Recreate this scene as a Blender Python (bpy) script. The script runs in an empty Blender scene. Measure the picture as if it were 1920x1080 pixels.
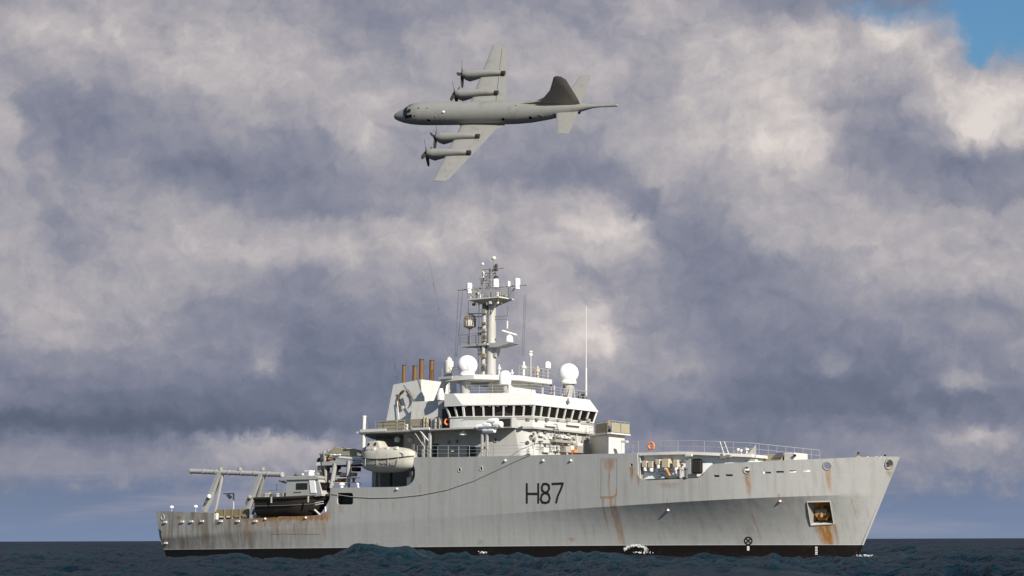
import bpy, bmesh, math, random
import numpy as np
from mathutils import Vector, Matrix, geometry
random.seed(7); rng = np.random.default_rng(11)
SC = bpy.context.scene; COL = SC.collection
rad = math.radians

# ------------------------------------------------------------------ camera
F_PX = 4065.4; CAM_H = 2.0
t_ = math.atan(472 / F_PX); r_ = rad(-0.19)
fw = Vector((0, math.cos(t_), math.sin(t_))); up0 = Vector((0, -math.sin(t_), math.cos(t_))); rt0 = Vector((1, 0, 0))
RT = rt0 * math.cos(r_) + up0 * math.sin(r_); UP = up0 * math.cos(r_) - rt0 * math.sin(r_)
cd = bpy.data.cameras.new('camera'); cam = bpy.data.objects.new('camera', cd); COL.objects.link(cam)
cd.lens = F_PX * 36 / 1920; cd.sensor_width = 36; cd.clip_start = 0.5; cd.clip_end = 60000
Mc = Matrix((RT, UP, -fw)).transposed().to_4x4(); Mc.translation = (0, 0, CAM_H)
cam.matrix_world = Mc; SC.camera = cam

# ------------------------------------------------------------------ sun and sky
SUN = Vector((.512 * .88, -.859 * .88, .475)).normalized()
sl = bpy.data.lights.new('sun', 'SUN'); sl.energy = 5.0; sl.angle = rad(.53); sl.color = (1, .945, .86)
so = bpy.data.objects.new('sun', sl); COL.objects.link(so); so.rotation_euler = SUN.to_track_quat('Z', 'Y').to_euler()
vs = SC.view_settings; vs.view_transform = 'Standard'; vs.look = 'None'; vs.exposure = .42; vs.gamma = 1; vs.use_curve_mapping = False


class NT:
    """tiny node-tree writer"""
    def __init__(s, tree): s.t = tree; s.n = tree.nodes; s.l = tree.links
    def new(s, k, **kw):
        n = s.n.new(k)
        for a, b in kw.items(): setattr(n, a, b)
        return n
    def put(s, sock, v):
        if isinstance(v, bpy.types.NodeSocket): s.l.new(v, sock)
        elif v is not None: sock.default_value = v
    def m(s, op, a, b=None, c=None, clamp=False):
        n = s.new('ShaderNodeMath', operation=op); n.use_clamp = clamp
        s.put(n.inputs[0], a); s.put(n.inputs[1], b); s.put(n.inputs[2], c)
        return n.outputs[0]
    def vm(s, op, a, b=None, scale=None):
        n = s.new('ShaderNodeVectorMath', operation=op); s.put(n.inputs[0], a)
        if b is not None: s.put(n.inputs[1], b)
        if scale is not None: s.put(n.inputs[3], scale)
        return n.outputs[0]
    def noise(s, vec, scale, detail=4, rough=.5, dist=0, out=0):
        n = s.new('ShaderNodeTexNoise'); s.put(n.inputs['Vector'], vec); n.inputs['Scale'].default_value = scale
        n.inputs['Detail'].default_value = detail; n.inputs['Roughness'].default_value = rough; n.inputs['Distortion'].default_value = dist
        return n.outputs[out]
    def ss(s, v, a, b):     # smoothstep
        n = s.new('ShaderNodeMapRange', interpolation_type='SMOOTHSTEP'); s.put(n.inputs['Value'], v)
        s.put(n.inputs['From Min'], a); s.put(n.inputs['From Max'], b); return n.outputs[0]
    def mix(s, f, a, b, mode='MIX'):
        n = s.new('ShaderNodeMix', data_type='RGBA', blend_type=mode); s.put(n.inputs[0], f)
        for sock, v in ((n.inputs[6], a), (n.inputs[7], b)):
            if isinstance(v, bpy.types.NodeSocket): s.l.new(v, sock)
            else: sock.default_value = (*v, 1) if len(v) == 3 else v
        return n.outputs[2]
    def xyz(s, v):
        n = s.new('ShaderNodeSeparateXYZ'); s.put(n.inputs[0], v); return n.outputs
    def comb(s, x, y, z):
        n = s.new('ShaderNodeCombineXYZ'); s.put(n.inputs[0], x); s.put(n.inputs[1], y); s.put(n.inputs[2], z); return n.outputs[0]


def lin(r, g, b):
    return tuple(((c / 255) / 12.92 if c / 255 <= .04045 else ((c / 255 + .055) / 1.055) ** 2.4) for c in (r, g, b))


W = bpy.data.worlds.new('World'); SC.world = W; W.use_nodes = True
w = NT(W.node_tree); w.n.clear()
sky = w.new('ShaderNodeTexSky', sky_type='NISHITA'); sky.sun_disc = False
sky.sun_elevation = math.asin(SUN.z); sky.sun_rotation = math.atan2(SUN.x, SUN.y); sky.altitude = 0; sky.air_density = 1.6; sky.dust_density = .6; sky.ozone_density = 2.5
D = w.new('ShaderNodeTexCoord').outputs['Generated']
dx, dy, dz = w.xyz(D)
az = w.m('ARCTAN2', dx, dy); el = w.m('ARCSINE', dz)
PX = w.m('MULTIPLY', az, F_PX / 100.)                     # hundreds of picture units east of the view axis
PY = w.m('MULTIPLY', el, F_PX / 100.)                     # above the horizon
P0 = w.comb(PX, PY, w.m('MULTIPLY', w.m('COSINE', az), 9))
# billowing warp of the lookup, finer towards small scales
n1 = w.noise(P0, .32, 5, .55, out=1); n2 = w.noise(P0, 1.3, 5, .6, out=1)
wr = w.vm('ADD', w.vm('SCALE', w.vm('SUBTRACT', n1, (.5, .5, .5)), scale=.8), w.vm('SCALE', w.vm('SUBTRACT', n2, (.5, .5, .5)), scale=.42))
PW = w.vm('ADD', P0, wr); wx, wy, _ = w.xyz(PW)
fb = w.noise(w.vm('MULTIPLY', PW, (.75, 1.25, 1)), .42, 9, .56)
fbf = w.noise(w.vm('MULTIPLY', PW, (.9, 1.15, 1)), 1.9, 7, .6)
band = w.noise(w.vm('MULTIPLY', P0, (.16, 1.5, .3)), .9, 5, .55)


def blob(cx, cy, rx, ry, amp, rot=0):
    """a cloud mass: soft ellipse in direction space; picture-unit centre"""
    X = (cx - 960) / 100; Y = (1012 - cy) / 100
    ax = w.m('SUBTRACT', wx, X); ay = w.m('SUBTRACT', wy, Y)
    c, s = math.cos(rad(rot)), math.sin(rad(rot))
    u = w.m('MULTIPLY', w.m('ADD', w.m('MULTIPLY', ax, c), w.m('MULTIPLY', ay, s)), 100 / rx)
    v = w.m('MULTIPLY', w.m('SUBTRACT', w.m('MULTIPLY', ay, c), w.m('MULTIPLY', ax, s)), 100 / ry)
    q = w.m('ADD', w.m('MULTIPLY', u, u), w.m('MULTIPLY', v, v))
    return w.m('MULTIPLY', w.m('EXPONENT', w.m('MULTIPLY', q, -1)), amp)


# brightness of the cloud deck by direction: rows of (height, [(bearing, tone), ...]) in picture units
ROWS = [(-60, [(60, .5), (500, .45), (1000, .48), (1500, .4), (1900, .4)]),
        (25, [(60, .48), (250, .55), (450, .5), (700, .42), (900, .46), (1150, .47), (1240, .62), (1330, .5), (1500, .36), (1700, .34), (1900, .4)]),
        (90, [(60, .6), (160, .68), (280, .58), (400, .68), (520, .62), (650, .45), (800, .54), (1080, .56), (1180, .5), (1250, .5), (1340, .62), (1500, .72), (1600, .66), (1680, .84), (1780, .6), (1900, .5)]),
        (150, [(60, .5), (130, .55), (200, .48), (330, .62), (460, .64), (560, .58), (700, .5), (1150, .62), (1205, .46), (1340, .68), (1450, .72), (1550, .74), (1660, .6), (1770, .72), (1840, .5), (1910, .55)]),
        (220, [(5, .62), (50, .36), (150, .35), (260, .42), (360, .5), (500, .52), (620, .52), (690, .62), (760, .5), (1000, .5), (1200, .52), (1300, .66), (1400, .68), (1480, .74), (1590, .52), (1680, .42), (1790, .76), (1870, .82)]),
        (272, [(5, .6), (70, .38), (200, .32), (300, .42), (450, .42), (600, .42), (650, .5), (690, .64), (735, .45), (1000, .45), (1120, .45), (1200, .56), (1390, .66), (1470, .84), (1540, .78), (1610, .42), (1700, .34), (1770, .5), (1840, .9), (1900, .7)]),
        (330, [(5, .5), (150, .45), (250, .42), (330, .34), (450, .34), (530, .35), (650, .42), (850, .44), (1050, .33), (1150, .4), (1250, .56), (1370, .56), (1500, .66), (1610, .44), (1720, .34), (1820, .28), (1900, .34)]),
        (388, [(5, .5), (200, .5), (380, .5), (480, .42), (570, .34), (700, .44), (850, .55), (960, .48), (1050, .5), (1130, .66), (1200, .4), (1300, .45), (1440, .6), (1600, .58), (1750, .4), (1880, .38)]),
        (425, [(5, .55), (120, .46), (250, .52), (350, .58), (470, .5), (600, .5), (760, .6), (880, .7), (960, .56), (1040, .58), (1110, .8), (1180, .74), (1240, .44), (1320, .4), (1450, .56), (1600, .62), (1760, .55), (1900, .52)]),
        (460, [(5, .58), (150, .45), (250, .55), (350, .62), (450, .6), (560, .54), (680, .62), (800, .72), (900, .68), (980, .56), (1060, .66), (1120, .7), (1180, .6), (1240, .38), (1330, .35), (1450, .5), (1600, .6), (1800, .6)]),
        (520, [(5, .58), (150, .52), (300, .52), (450, .46), (560, .35), (680, .46), (830, .56), (1000, .6), (1100, .46), (1200, .4), (1300, .3), (1500, .38), (1650, .52), (1850, .6)]),
        (600, [(5, .5), (120, .6), (250, .56), (400, .4), (500, .35), (620, .34), (760, .4), (900, .48), (1030, .68), (1110, .74), (1180, .5), (1300, .33), (1500, .36), (1620, .36), (1800, .42)]),
        (640, [(5, .46), (120, .56), (250, .48), (400, .38), (500, .38), (640, .28), (760, .38), (1000, .52), (1080, .84), (1130, .82), (1200, .44), (1350, .32), (1500, .32), (1650, .34), (1850, .44)]),
        (692, [(5, .4), (200, .35), (350, .34), (450, .35), (505, .5), (545, .3), (620, .25), (750, .28), (1000, .48), (1130, .54), (1210, .42), (1285, .5), (1330, .36), (1420, .27), (1510, .3), (1560, .46), (1610, .3), (1700, .28), (1770, .42), (1860, .42)]),
        (728, [(5, .34), (200, .27), (400, .27), (560, .25), (700, .24), (1000, .36), (1130, .44), (1300, .34), (1450, .22), (1650, .22), (1740, .34), (1780, .5), (1860, .36)]),
        (765, [(5, .28), (200, .2), (400, .21), (600, .22), (750, .24), (1150, .34), (1300, .26), (1500, .2), (1700, .22), (1900, .26)]),
        (803, [(5, .06), (200, .06), (400, .10), (520, .14), (650, .18), (800, .24), (1200, .28), (1500, .26), (1800, .28)]),
        (838, [(5, .24), (200, .26), (340, .32), (400, .5), (480, .62), (590, .66), (660, .36), (800, .3), (1250, .42), (1400, .3), (1700, .34), (1780, .56), (1850, .62), (1900, .5)]),
        (868, [(5, .36), (200, .38), (350, .44), (450, .56), (520, .54), (600, .56), (680, .34), (1250, .34), (1500, .32), (1720, .4), (1790, .5), (1860, .4)]),
        (905, [(5, .3), (200, .36), (400, .44), (800, .36), (1300, .34), (1600, .36), (1800, .46), (1900, .38)]),
        (950, [(5, .3), (300, .36), (600, .34), (1300, .34), (1720, .36), (1850, .42)])]
PD = w.vm('ADD', PW, w.vm('SCALE', w.vm('SUBTRACT', w.noise(PW, 2.6, 6, .62, out=1), (.5, .5, .5)), scale=.5))
# relief: the same billows sampled a little towards the light, so tops are lit and undersides shaded
r1 = w.noise(PD, .62, 8, .6); r2 = w.noise(w.vm('ADD', PD, (.16, .2, 0)), .62, 8, .6)
relief = w.m('SUBTRACT', r1, r2)
wx, wy, _ = w.xyz(PD)
gx = w.m('MULTIPLY_ADD', wx, 100 / 1920, .5)
gy = w.m('SUBTRACT', 1012, w.m('MULTIPLY', wy, 100))
tot = None; py0 = None
for yy, row in ROWS:
    r_n = w.new('ShaderNodeValToRGB'); r_n.color_ramp.interpolation = 'EASE'; els = r_n.color_ramp.elements
    els[0].position = row[0][0] / 1920; els[0].color = (row[0][1],) * 3 + (1,); els[1].position = row[-1][0] / 1920; els[1].color = (row[-1][1],) * 3 + (1,)
    for xx, vv in row[1:-1]: k = els.new(xx / 1920); k.color = (vv,) * 3 + (1,)
    w.put(r_n.inputs[0], gx if tot is None else w.m('MULTIPLY_ADD', tot, 1e-6, gx))
    if tot is None: tot = w.m('MULTIPLY', r_n.outputs[0], 1.0)
    else:
        f_ = w.ss(gy, py0, yy); tot = w.m('ADD', tot, w.m('MULTIPLY', f_, w.m('SUBTRACT', r_n.outputs[0], tot)))
    py0 = yy
away = w.m('ADD', w.ss(w.m('ABSOLUTE', az), .5, 1.1), w.ss(el, .5, .9), clamp=True)
tot = w.m('ADD', tot, w.m('MULTIPLY', away, w.m('SUBTRACT', .34, tot)))
tot = w.m('MULTIPLY_ADD', w.m('SUBTRACT', tot, .45), 1.2, .47)
amp = w.m('ADD', .2, w.m('MULTIPLY', tot, .42))            # bright cloud tops show more relief than the shaded bases
tot = w.m('ADD', tot, w.m('MULTIPLY', w.m('MULTIPLY', w.m('SUBTRACT', fb, .5), .95), amp))
tot = w.m('ADD', tot, w.m('MULTIPLY', w.m('MULTIPLY', w.m('SUBTRACT', fbf, .5), .5), amp))
tot = w.m('ADD', tot, w.m('MULTIPLY', relief, w.m('MULTIPLY', amp, 1.55)))


cr = w.new('ShaderNodeValToRGB'); cr.color_ramp.interpolation = 'B_SPLINE'
e = cr.color_ramp.elements; e[0].position = 0; e[0].color = (*lin(88, 97, 116), 1); e[1].position = 1; e[1].color = (*lin(228, 219, 213), 1)
for p, c in ((.22, (111, 118, 139)), (.42, (141, 143, 158)), (.58, (166, 163, 170)), (.76, (190, 184, 185))):
    k = e.new(p); k.color = (*lin(*c), 1)
w.put(cr.inputs[0], tot)
# low layer near the horizon: blue-grey haze with thin bands
lowc = w.mix(w.ss(band, .42, .66), lin(112, 125, 152), lin(158, 156, 169))
lowc = w.mix(w.ss(w.m('ADD', PY, w.m('MULTIPLY', band, .9)), 0.2, 1.5), lin(120, 138, 168), lowc)
lowm = w.ss(w.m('ADD', w.m('ADD', PY, w.m('MULTIPLY', w.m('SUBTRACT', fbf, .5), 1.2)), w.m('MULTIPLY', w.m('SUBTRACT', tot, .5), 1.2)), 1.5, .55)
cloudc = w.mix(lowm, cr.outputs[0], lowc)
# clear gap, upper right
gap = w.m('ADD', blob(1900, 30, 105, 95, 1.9, -30), blob(1640, 45, 120, 34, .55, -8))
gap = w.m('ADD', gap, blob(1480, 690, 300, 60, .0))
gap = w.m('ADD', gap, blob(1845, 130, 24, 34, .9)); gap = w.m('ADD', gap, blob(1760, 590, 60, 20, .12))
gap = w.m('SUBTRACT', gap, w.m('MULTIPLY', w.m('SUBTRACT', fb, .45), .9))
# the sun shines through: away from this cloud bank (behind and to the sides of the view) the cover is broken
brk = w.noise(w.vm('MULTIPLY', D, (1, 1, 1.8)), 2.6, 6, .6)
gap = w.m('ADD', gap, w.m('MULTIPLY', away, w.m('MULTIPLY', w.m('SUBTRACT', brk, .44), 9)))
gapm = w.ss(gap, .12, .95)
b1 = w.new('ShaderNodeBackground'); w.put(b1.inputs[0], w.mix(1, sky.outputs[0], (.40, .64, .92), 'MULTIPLY')); b1.inputs[1].default_value = .075
b2 = w.new('ShaderNodeBackground'); w.put(b2.inputs[0], cloudc); b2.inputs[1].default_value = .75
mx = w.new('ShaderNodeMixShader'); w.put(mx.inputs[0], gapm); w.l.new(b2.outputs[0], mx.inputs[1]); w.l.new(b1.outputs[0], mx.inputs[2])
wo = w.new('ShaderNodeOutputWorld'); w.l.new(mx.outputs[0], wo.inputs[0])
W.cycles.sampling_method = 'MANUAL'; W.cycles.sample_map_resolution = 512


# ------------------------------------------------------------------ materials
def mat(name, col, rough=.5, metal=0, var=.12, scale=1.5, grime=None, gscale=.8, spec=.4, bump=0):
    m = bpy.data.materials.new(name); m.use_nodes = True; t = NT(m.node_tree); bs = t.n['Principled BSDF']
    oc = t.new('ShaderNodeTexCoord').outputs['Object']
    nz = t.noise(oc, scale, 5, .6)
    a = tuple(c * (1 - var) for c in col); b = tuple(min(1, c * (1 + var)) for c in col)
    c = t.mix(nz, a, b)
    if grime:
        g = t.noise(t.vm('MULTIPLY', oc, (1, 1, .22)), gscale, 6, .65)
        c = t.mix(t.m('MULTIPLY', t.ss(g, .5, .72), grime[3]), c, grime[:3])
    t.put(bs.inputs['Base Color'], c); bs.inputs['Roughness'].default_value = rough; bs.inputs['Metallic'].default_value = metal
    bs.inputs['Specular IOR Level'].default_value = spec
    if bump:
        bn = t.new('ShaderNodeBump'); bn.inputs['Strength'].default_value = bump; bn.inputs['Distance'].default_value = .02
        t.put(bn.inputs['Height'], t.noise(oc, 8, 4)); t.l.new(bn.outputs[0], bs.inputs['Normal'])
    return m


RUST = (.33, .13, .03)
GREY = (.37, .367, .348)
M = {}
M['grey'] = mat('grey_ship_paint', GREY, .5, var=.07, grime=(.30, .24, .17, .35), gscale=1.2)
M['upper'] = mat('grey_upperworks_paint', (.56, .55, .52), .5, var=.05, grime=(.42, .33, .22, .35), gscale=1.3)  # the hull's grey, lightened so sun-facing upperworks read brighter
M['mid'] = mat('grey_deckhouse_paint', (.40, .39, .365), .5, var=.06, grime=(.34, .26, .17, .4), gscale=1.3)  # darker than the upperworks tone, for the shade under the bridge wing
M['grey2'] = mat('grey_paint_worn', (.27, .26, .225), .55, var=.1, grime=(.3, .19, .1, .6), gscale=2.5)  # worn fittings, and recess walls darkened for shade
M['pale'] = mat('pale_paint', (.60, .58, .53), .5, var=.05, grime=(.5, .38, .24, .3), gscale=2)
M['radome'] = mat('white_radome', (.85, .84, .82), .35, var=.02)
M['brown'] = mat('exhaust_brown', (.15, .078, .024), .65, var=.2, scale=4, grime=(.12, .06, .03, .6), gscale=3)
M['dark'] = mat('dark_fitting', (.03, .028, .024), .6, var=.2)
M['rubber'] = mat('black_rubber', (.028, .022, .016), .55, var=.3)
M['cable'] = mat('cable_grey', (.12, .12, .12), .6)
M['rope'] = mat('rope', (.35, .33, .28), .8)
M['glass'] = mat('dark_glass', (.012, .010, .008), .08, var=.3, spec=.6)
M['orange'] = mat('orange_float', (.75, .21, .07), .6)
M['red'] = mat('red_trim', (.6, .08, .03), .6)
M['canvas'] = mat('beige_canvas', (.30, .27, .185), .85, var=.15, scale=3, bump=.4)
M['crate'] = mat('tan_locker', (.50, .42, .30), .7, var=.1)
M['olive'] = mat('mesh_netting', (.24, .19, .10), .8, var=.3, scale=6, bump=.4)
M['lifeboat'] = mat('lifeboat_grp', (.47, .445, .38), .5, var=.08, grime=(.28, .17, .08, .55), gscale=2.2)
M['deck'] = mat('deck_paint', (.10, .11, .10), .7)
M['rusty'] = mat('rusted_steel', (.42, .19, .045), .8, var=.4, scale=5)
M['plane'] = mat('aircraft_grey', (.235, .23, .213), .45, var=.07, scale=.9, grime=(.13, .12, .10, .4), gscale=.55)
M['plane_fin'] = mat('aircraft_fin_grey', (.27, .235, .19), .5, var=.05, scale=.8)
M['prop'] = mat('propeller_black', (.03, .025, .02), .4)
M['prop_tip'] = mat('propeller_pale', (.5, .47, .42), .4)
M['roundel'] = mat('low_visibility_roundel', (.21, .205, .195), .5)
M['skin'] = mat('skin', (.42, .24, .16), .6)
M['navy'] = mat('navy_cloth', (.035, .05, .11), .9)
M['blue'] = mat('blue_shirt', (.11, .15, .27), .9)
M['black'] = mat('black_cloth', (.012, .012, .014), .9)
M['tan'] = mat('tan_cloth', (.35, .25, .13), .9)
M['paintblack'] = mat('black_marking', (.02, .018, .016), .5)
M['white'] = mat('white_marking', (.75, .74, .7), .5)


def hull_material():
    m = bpy.data.materials.new('hull_plating'); m.use_nodes = True; t = NT(m.node_tree); bs = t.n['Principled BSDF']
    oc = t.new('ShaderNodeTexCoord').outputs['Object']; x, y, z = t.xyz(oc)
    base = t.mix(t.noise(oc, .35, 4, .6), tuple(c * .88 for c in GREY), tuple(c * 1.06 for c in GREY))
    # vertical water-run streaks in several widths
    st = t.noise(t.comb(t.m('MULTIPLY', x, 2.1), y, t.m('MULTIPLY', z, .07)), 1.0, 6, .7)
    st2 = t.noise(t.comb(t.m('MULTIPLY', t.m('SUBTRACT', x, t.m('MULTIPLY', z, .35)), 5.5), y, t.m('MULTIPLY', z, .1)), 1.0, 4, .6)
    base = t.mix(t.m('MULTIPLY', t.ss(st, .45, .75), .36), base, (.17, .155, .12))
    base = t.mix(t.m('MULTIPLY', t.ss(st2, .52, .8), .2), base, (.42, .42, .40))
    # repainted patches and plate seams (horizontal strakes, vertical butts)
    zs = t.m('SUBTRACT', z, t.m('MULTIPLY', x, .006))
    for zz, wd, a in ((7.42, .03, .3), (3.35, .025, .45), (2.05, .03, .35)):
        sm = t.m('SUBTRACT', 1, t.ss(t.m('ABSOLUTE', t.m('SUBTRACT', zs, zz)), wd * .6, wd * 1.6))
        base = t.mix(t.m('MULTIPLY', sm, t.m('MULTIPLY', t.noise(oc, .9, 3), a)), base, (.45, .44, .42))
    # aft hull is browner, stained
    aft = t.m('MULTIPLY', t.ss(x, -14, -30), t.ss(t.noise(t.comb(t.m('MULTIPLY', x, 1.2), y, t.m('MULTIPLY', z, .25)), 1, 5, .65), .3, .7))
    base = t.mix(t.m('MULTIPLY', aft, .8), base, (.15, .115, .07))
    rust = None
    # edge weeping under the cut-down aft deck edge
    er = t.noise(t.comb(t.m('MULTIPLY', x, 2.4), 0, t.m('MULTIPLY', z, .5)), 1, 5, .7)
    edge = t.m('MULTIPLY', t.ss(x, -35, -26), t.m('MULTIPLY', t.ss(x, -16.5, -17.6), t.m('MULTIPLY', t.ss(z, 2.9, 4.2), t.ss(t.m('ADD', er, t.m('MULTIPLY', t.ss(z, 3.7, 4.25), .16)), .47, .60))))
    rust = edge
    xw = t.m('ADD', x, t.m('MULTIPLY', t.m('SUBTRACT', t.noise(t.comb(t.m('MULTIPLY', x, .4), 0, t.m('MULTIPLY', z, .8)), 1, 3), .5), .3))
    for (x0, zt, ln, wd, am) in STREAKS:
        xc = t.m('MULTIPLY_ADD', rust, 1e-6, xw)           # evaluated one after another, so the shader stack stays small
        ux = t.m('DIVIDE', t.m('ABSOLUTE', t.m('SUBTRACT', xc, x0)), wd)
        h = t.m('DIVIDE', t.m('SUBTRACT', zt, t.m('MULTIPLY_ADD', rust, 1e-6, z)), ln)      # 0 at the top, 1 at the tail
        s = t.m('MULTIPLY', t.ss(t.m('ADD', ux, t.m('MULTIPLY', h, .35)), 1.0, .35), t.m('MULTIPLY', t.ss(h, -.02, .03), t.ss(h, 1, .45)))
        s = t.m('MULTIPLY', s, am); rust = t.m('MAXIMUM', rust, s)
    brk = t.ss(t.noise(t.comb(t.m('MULTIPLY', x, 5), y, t.m('MULTIPLY', z, 1.2)), 1, 5, .7), .28, .62)
    rust = t.m('MULTIPLY', rust, t.m('ADD', t.m('MULTIPLY', brk, .6), .4))
    rc = t.mix(t.noise(oc, 4, 4), (.17, .075, .016), (.37, .165, .026))
    base = t.mix(rust, base, rc)
    # boot top
    zb = t.m('SUBTRACT', z, t.m('MULTIPLY', x, .00673)); boot = t.ss(zb, 1.15, 1.13)
    bc = t.mix(t.ss(t.noise(oc, 1.3, 5, .7), .55, .75), (.007, .005, .004), (.022, .014, .008))
    lip = t.m('MULTIPLY', t.ss(zb, 1.12, 1.14), t.ss(zb, 1.2, 1.18))
    base = t.mix(t.m('MULTIPLY', lip, .5), base, (.7, .69, .66))
    t.put(bs.inputs['Base Color'], t.mix(boot, base, bc)); bs.inputs['Roughness'].default_value = .48; bs.inputs['Specular IOR Level'].default_value = .3
    # faint hungry-horse dishing between frames
    hh = t.m('MULTIPLY', t.m('SINE', t.m('MULTIPLY', x, 2 * math.pi / 1.4)), t.m('MULTIPLY', t.noise(oc, .3, 2), .3))
    bn = t.new('ShaderNodeBump'); bn.inputs['Strength'].default_value = .35; bn.inputs['Distance'].default_value = .03
    t.put(bn.inputs['Height'], t.m('ADD', hh, t.m('MULTIPLY', t.noise(oc, .8, 3), 2.2))); t.l.new(bn.outputs[0], bs.inputs['Normal'])
    return m


# ------------------------------------------------------------------ mesh helpers
class MB:
    def __init__(s): s.v = []; s.f = []
    def add(s, vs, fs):
        k = len(s.v); s.v += [tuple(p) for p in vs]; s.f += [tuple(i + k for i in f) for f in fs]; return s
    def box(s, x0, x1, y0, y1, z0, z1):
        vs = [(x, y, z) for z in (z0, z1) for y in (y0, y1) for x in (x0, x1)]
        return s.add(vs, [(0, 2, 3, 1), (4, 5, 7, 6), (0, 1, 5, 4), (2, 6, 7, 3), (0, 4, 6, 2), (1, 3, 7, 5)])
    def prism(s, a, b):
        """two matching rings of 3D points joined and capped"""
        n = len(a); return s.add(list(a) + list(b), [tuple(range(n))[::-1], tuple(range(n, 2 * n))] + [(i, (i + 1) % n, n + (i + 1) % n, n + i) for i in range(n)])
    def plan(s, poly, z0, z1, poly2=None):
        poly2 = poly2 or poly; return s.prism([(x, y, z0) for x, y in poly], [(x, y, z1) for x, y in poly2])
    def side(s, poly, y0, y1):
        return s.prism([(x, y0, z) for x, z in poly], [(x, y1, z) for x, z in poly])
    def cone(s, p0, p1, r0, r1=None, n=10):
        r1 = r0 if r1 is None else r1; p0 = Vector(p0); p1 = Vector(p1); d = (p1 - p0).normalized()
        a = d.orthogonal().normalized(); b = d.cross(a)
        ring = lambda p, r: [p + (a * math.cos(2 * math.pi * i / n) + b * math.sin(2 * math.pi * i / n)) * r for i in range(n)]
        return s.prism(ring(p0, r0), ring(p1, r1))
    def path(s, pts, r, n=6):
        for a, b in zip(pts[:-1], pts[1:]): s.cone(a, b, r, r, n)
        return s
    def lathe(s, prof, c, n=20, ax='z'):
        """prof: (radius, height) pairs"""
        vs = []; fs = []
        for r, h in prof:
            for i in range(n):
                a = 2 * math.pi * i / n; u, v = r * math.cos(a), r * math.sin(a)
                vs.append((c[0] + u, c[1] + v, c[2] + h) if ax == 'z' else ((c[0] + h, c[1] + u, c[2] + v) if ax == 'x' else (c[0] + u, c[1] + h, c[2] + v)))
        for k in range(len(prof) - 1):
            for i in range(n): fs.append((k * n + i, k * n + (i + 1) % n, (k + 1) * n + (i + 1) % n, (k + 1) * n + i))
        fs += [tuple(range(n))[::-1], tuple(range((len(prof) - 1) * n, len(prof) * n))]
        return s.add(vs, fs)
    def ball(s, c, r, zs=1, n=16):
        return s.lathe([(r * math.sin(math.pi * k / 10) + 1e-4, -r * zs * math.cos(math.pi * k / 10)) for k in range(11)], c, n)
    def torus(s, c, nrm, R, r, n=20, m=6, ell=1):
        nrm = Vector(nrm).normalized(); a = nrm.cross(Vector((0, 0, 1))).normalized(); b = nrm.cross(a); c = Vector(c); vs = []; fs = []
        for i in range(n):
            t = 2 * math.pi * i / n; o = a * math.cos(t) * ell + b * math.sin(t)
            for j in range(m):
                q = 2 * math.pi * j / m; vs.append(c + o * (R + r * math.cos(q)) + nrm * r * math.sin(q))
        for i in range(n):
            for j in range(m): fs.append((i * m + j, i * m + (j + 1) % m, ((i + 1) % n) * m + (j + 1) % m, ((i + 1) % n) * m + j))
        return s.add(vs, fs)
    def loft(s, rings, cap=True):
        n = len(rings[0]); vs = [p for r in rings for p in r]; fs = []
        for k in range(len(rings) - 1):
            for i in range(n): fs.append((k * n + i, k * n + (i + 1) % n, (k + 1) * n + (i + 1) % n, (k + 1) * n + i))
        if cap: fs += [tuple(range(n))[::-1], tuple(range((len(rings) - 1) * n, len(rings) * n))]
        return s.add(vs, fs)
    def build(s, name, m, parent=None, bevel=0, smooth=32, label=None, origin=None):
        me = bpy.data.meshes.new(name); vv = s.v
        if origin is not None: vv = [(p[0] - origin[0], p[1] - origin[1], p[2] - origin[2]) for p in vv]
        me.from_pydata(vv, [], s.f)
        bm = bmesh.new(); bm.from_mesh(me); bmesh.ops.recalc_face_normals(bm, faces=bm.faces)
        if bevel: bmesh.ops.bevel(bm, geom=[e for e in bm.edges if e.is_manifold and e.calc_face_angle(0) > .5], offset=bevel, segments=1, affect='EDGES')
        for f in bm.faces: f.smooth = True
        for e in bm.edges:
            if len(e.link_faces) == 2 and e.calc_face_angle(0) > rad(smooth): e.smooth = False
        bm.to_mesh(me); bm.free(); me.materials.append(M[m] if isinstance(m, str) else m)
        o = bpy.data.objects.new(name, me); COL.objects.link(o); o.parent = parent
        if origin is not None: o.location = origin
        if label: o['label'] = label
        return o


def tag(o, label, cat, group=None):
    o['label'] = label; o['category'] = cat
    if group: o['group'] = group
    return o


def empty(name, parent=None):
    o = bpy.data.objects.new(name, None); COL.objects.link(o); o.empty_display_size = 1; o.parent = parent; return o


# ------------------------------------------------------------------ ship frame (bow towards the right and the viewer, slight heel)
TH = rad(38); HE = rad(1.3); SHIP_O = Vector((-.733, 225, 0))
EX = Vector((math.cos(TH), -math.sin(TH), 0)); YH = Vector((math.sin(TH), math.cos(TH), 0)); ZH = Vector((0, 0, 1))
EY = YH * math.cos(HE) - ZH * math.sin(HE); EZ = YH * math.sin(HE) + ZH * math.cos(HE)
MS = Matrix((EX, EY, EZ)).transposed().to_4x4(); MS.translation = SHIP_O; MSI = MS.inverted()
CO = MSI @ Vector((0, 0, CAM_H))


def ray(px, py):
    d = fw * F_PX + RT * (px - 960) + UP * (540 - py); return MSI.to_3x3() @ d


def P(px, py, y):          # survey of the photograph: where the sight line meets the plane y = const of the ship
    d = ray(px, py); t = (y - CO.y) / d.y; return CO + d * t


def Q(px, py, x):
    d = ray(px, py); t = (x - CO.x) / d.x; return CO + d * t


def xs(z): return 41.04 + (z - .39) * .4787
def xt(z): return -45.1 + (5.3 - z) * .30
def zk(x): return 4.50 + (x - 9.6) * .044


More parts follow.
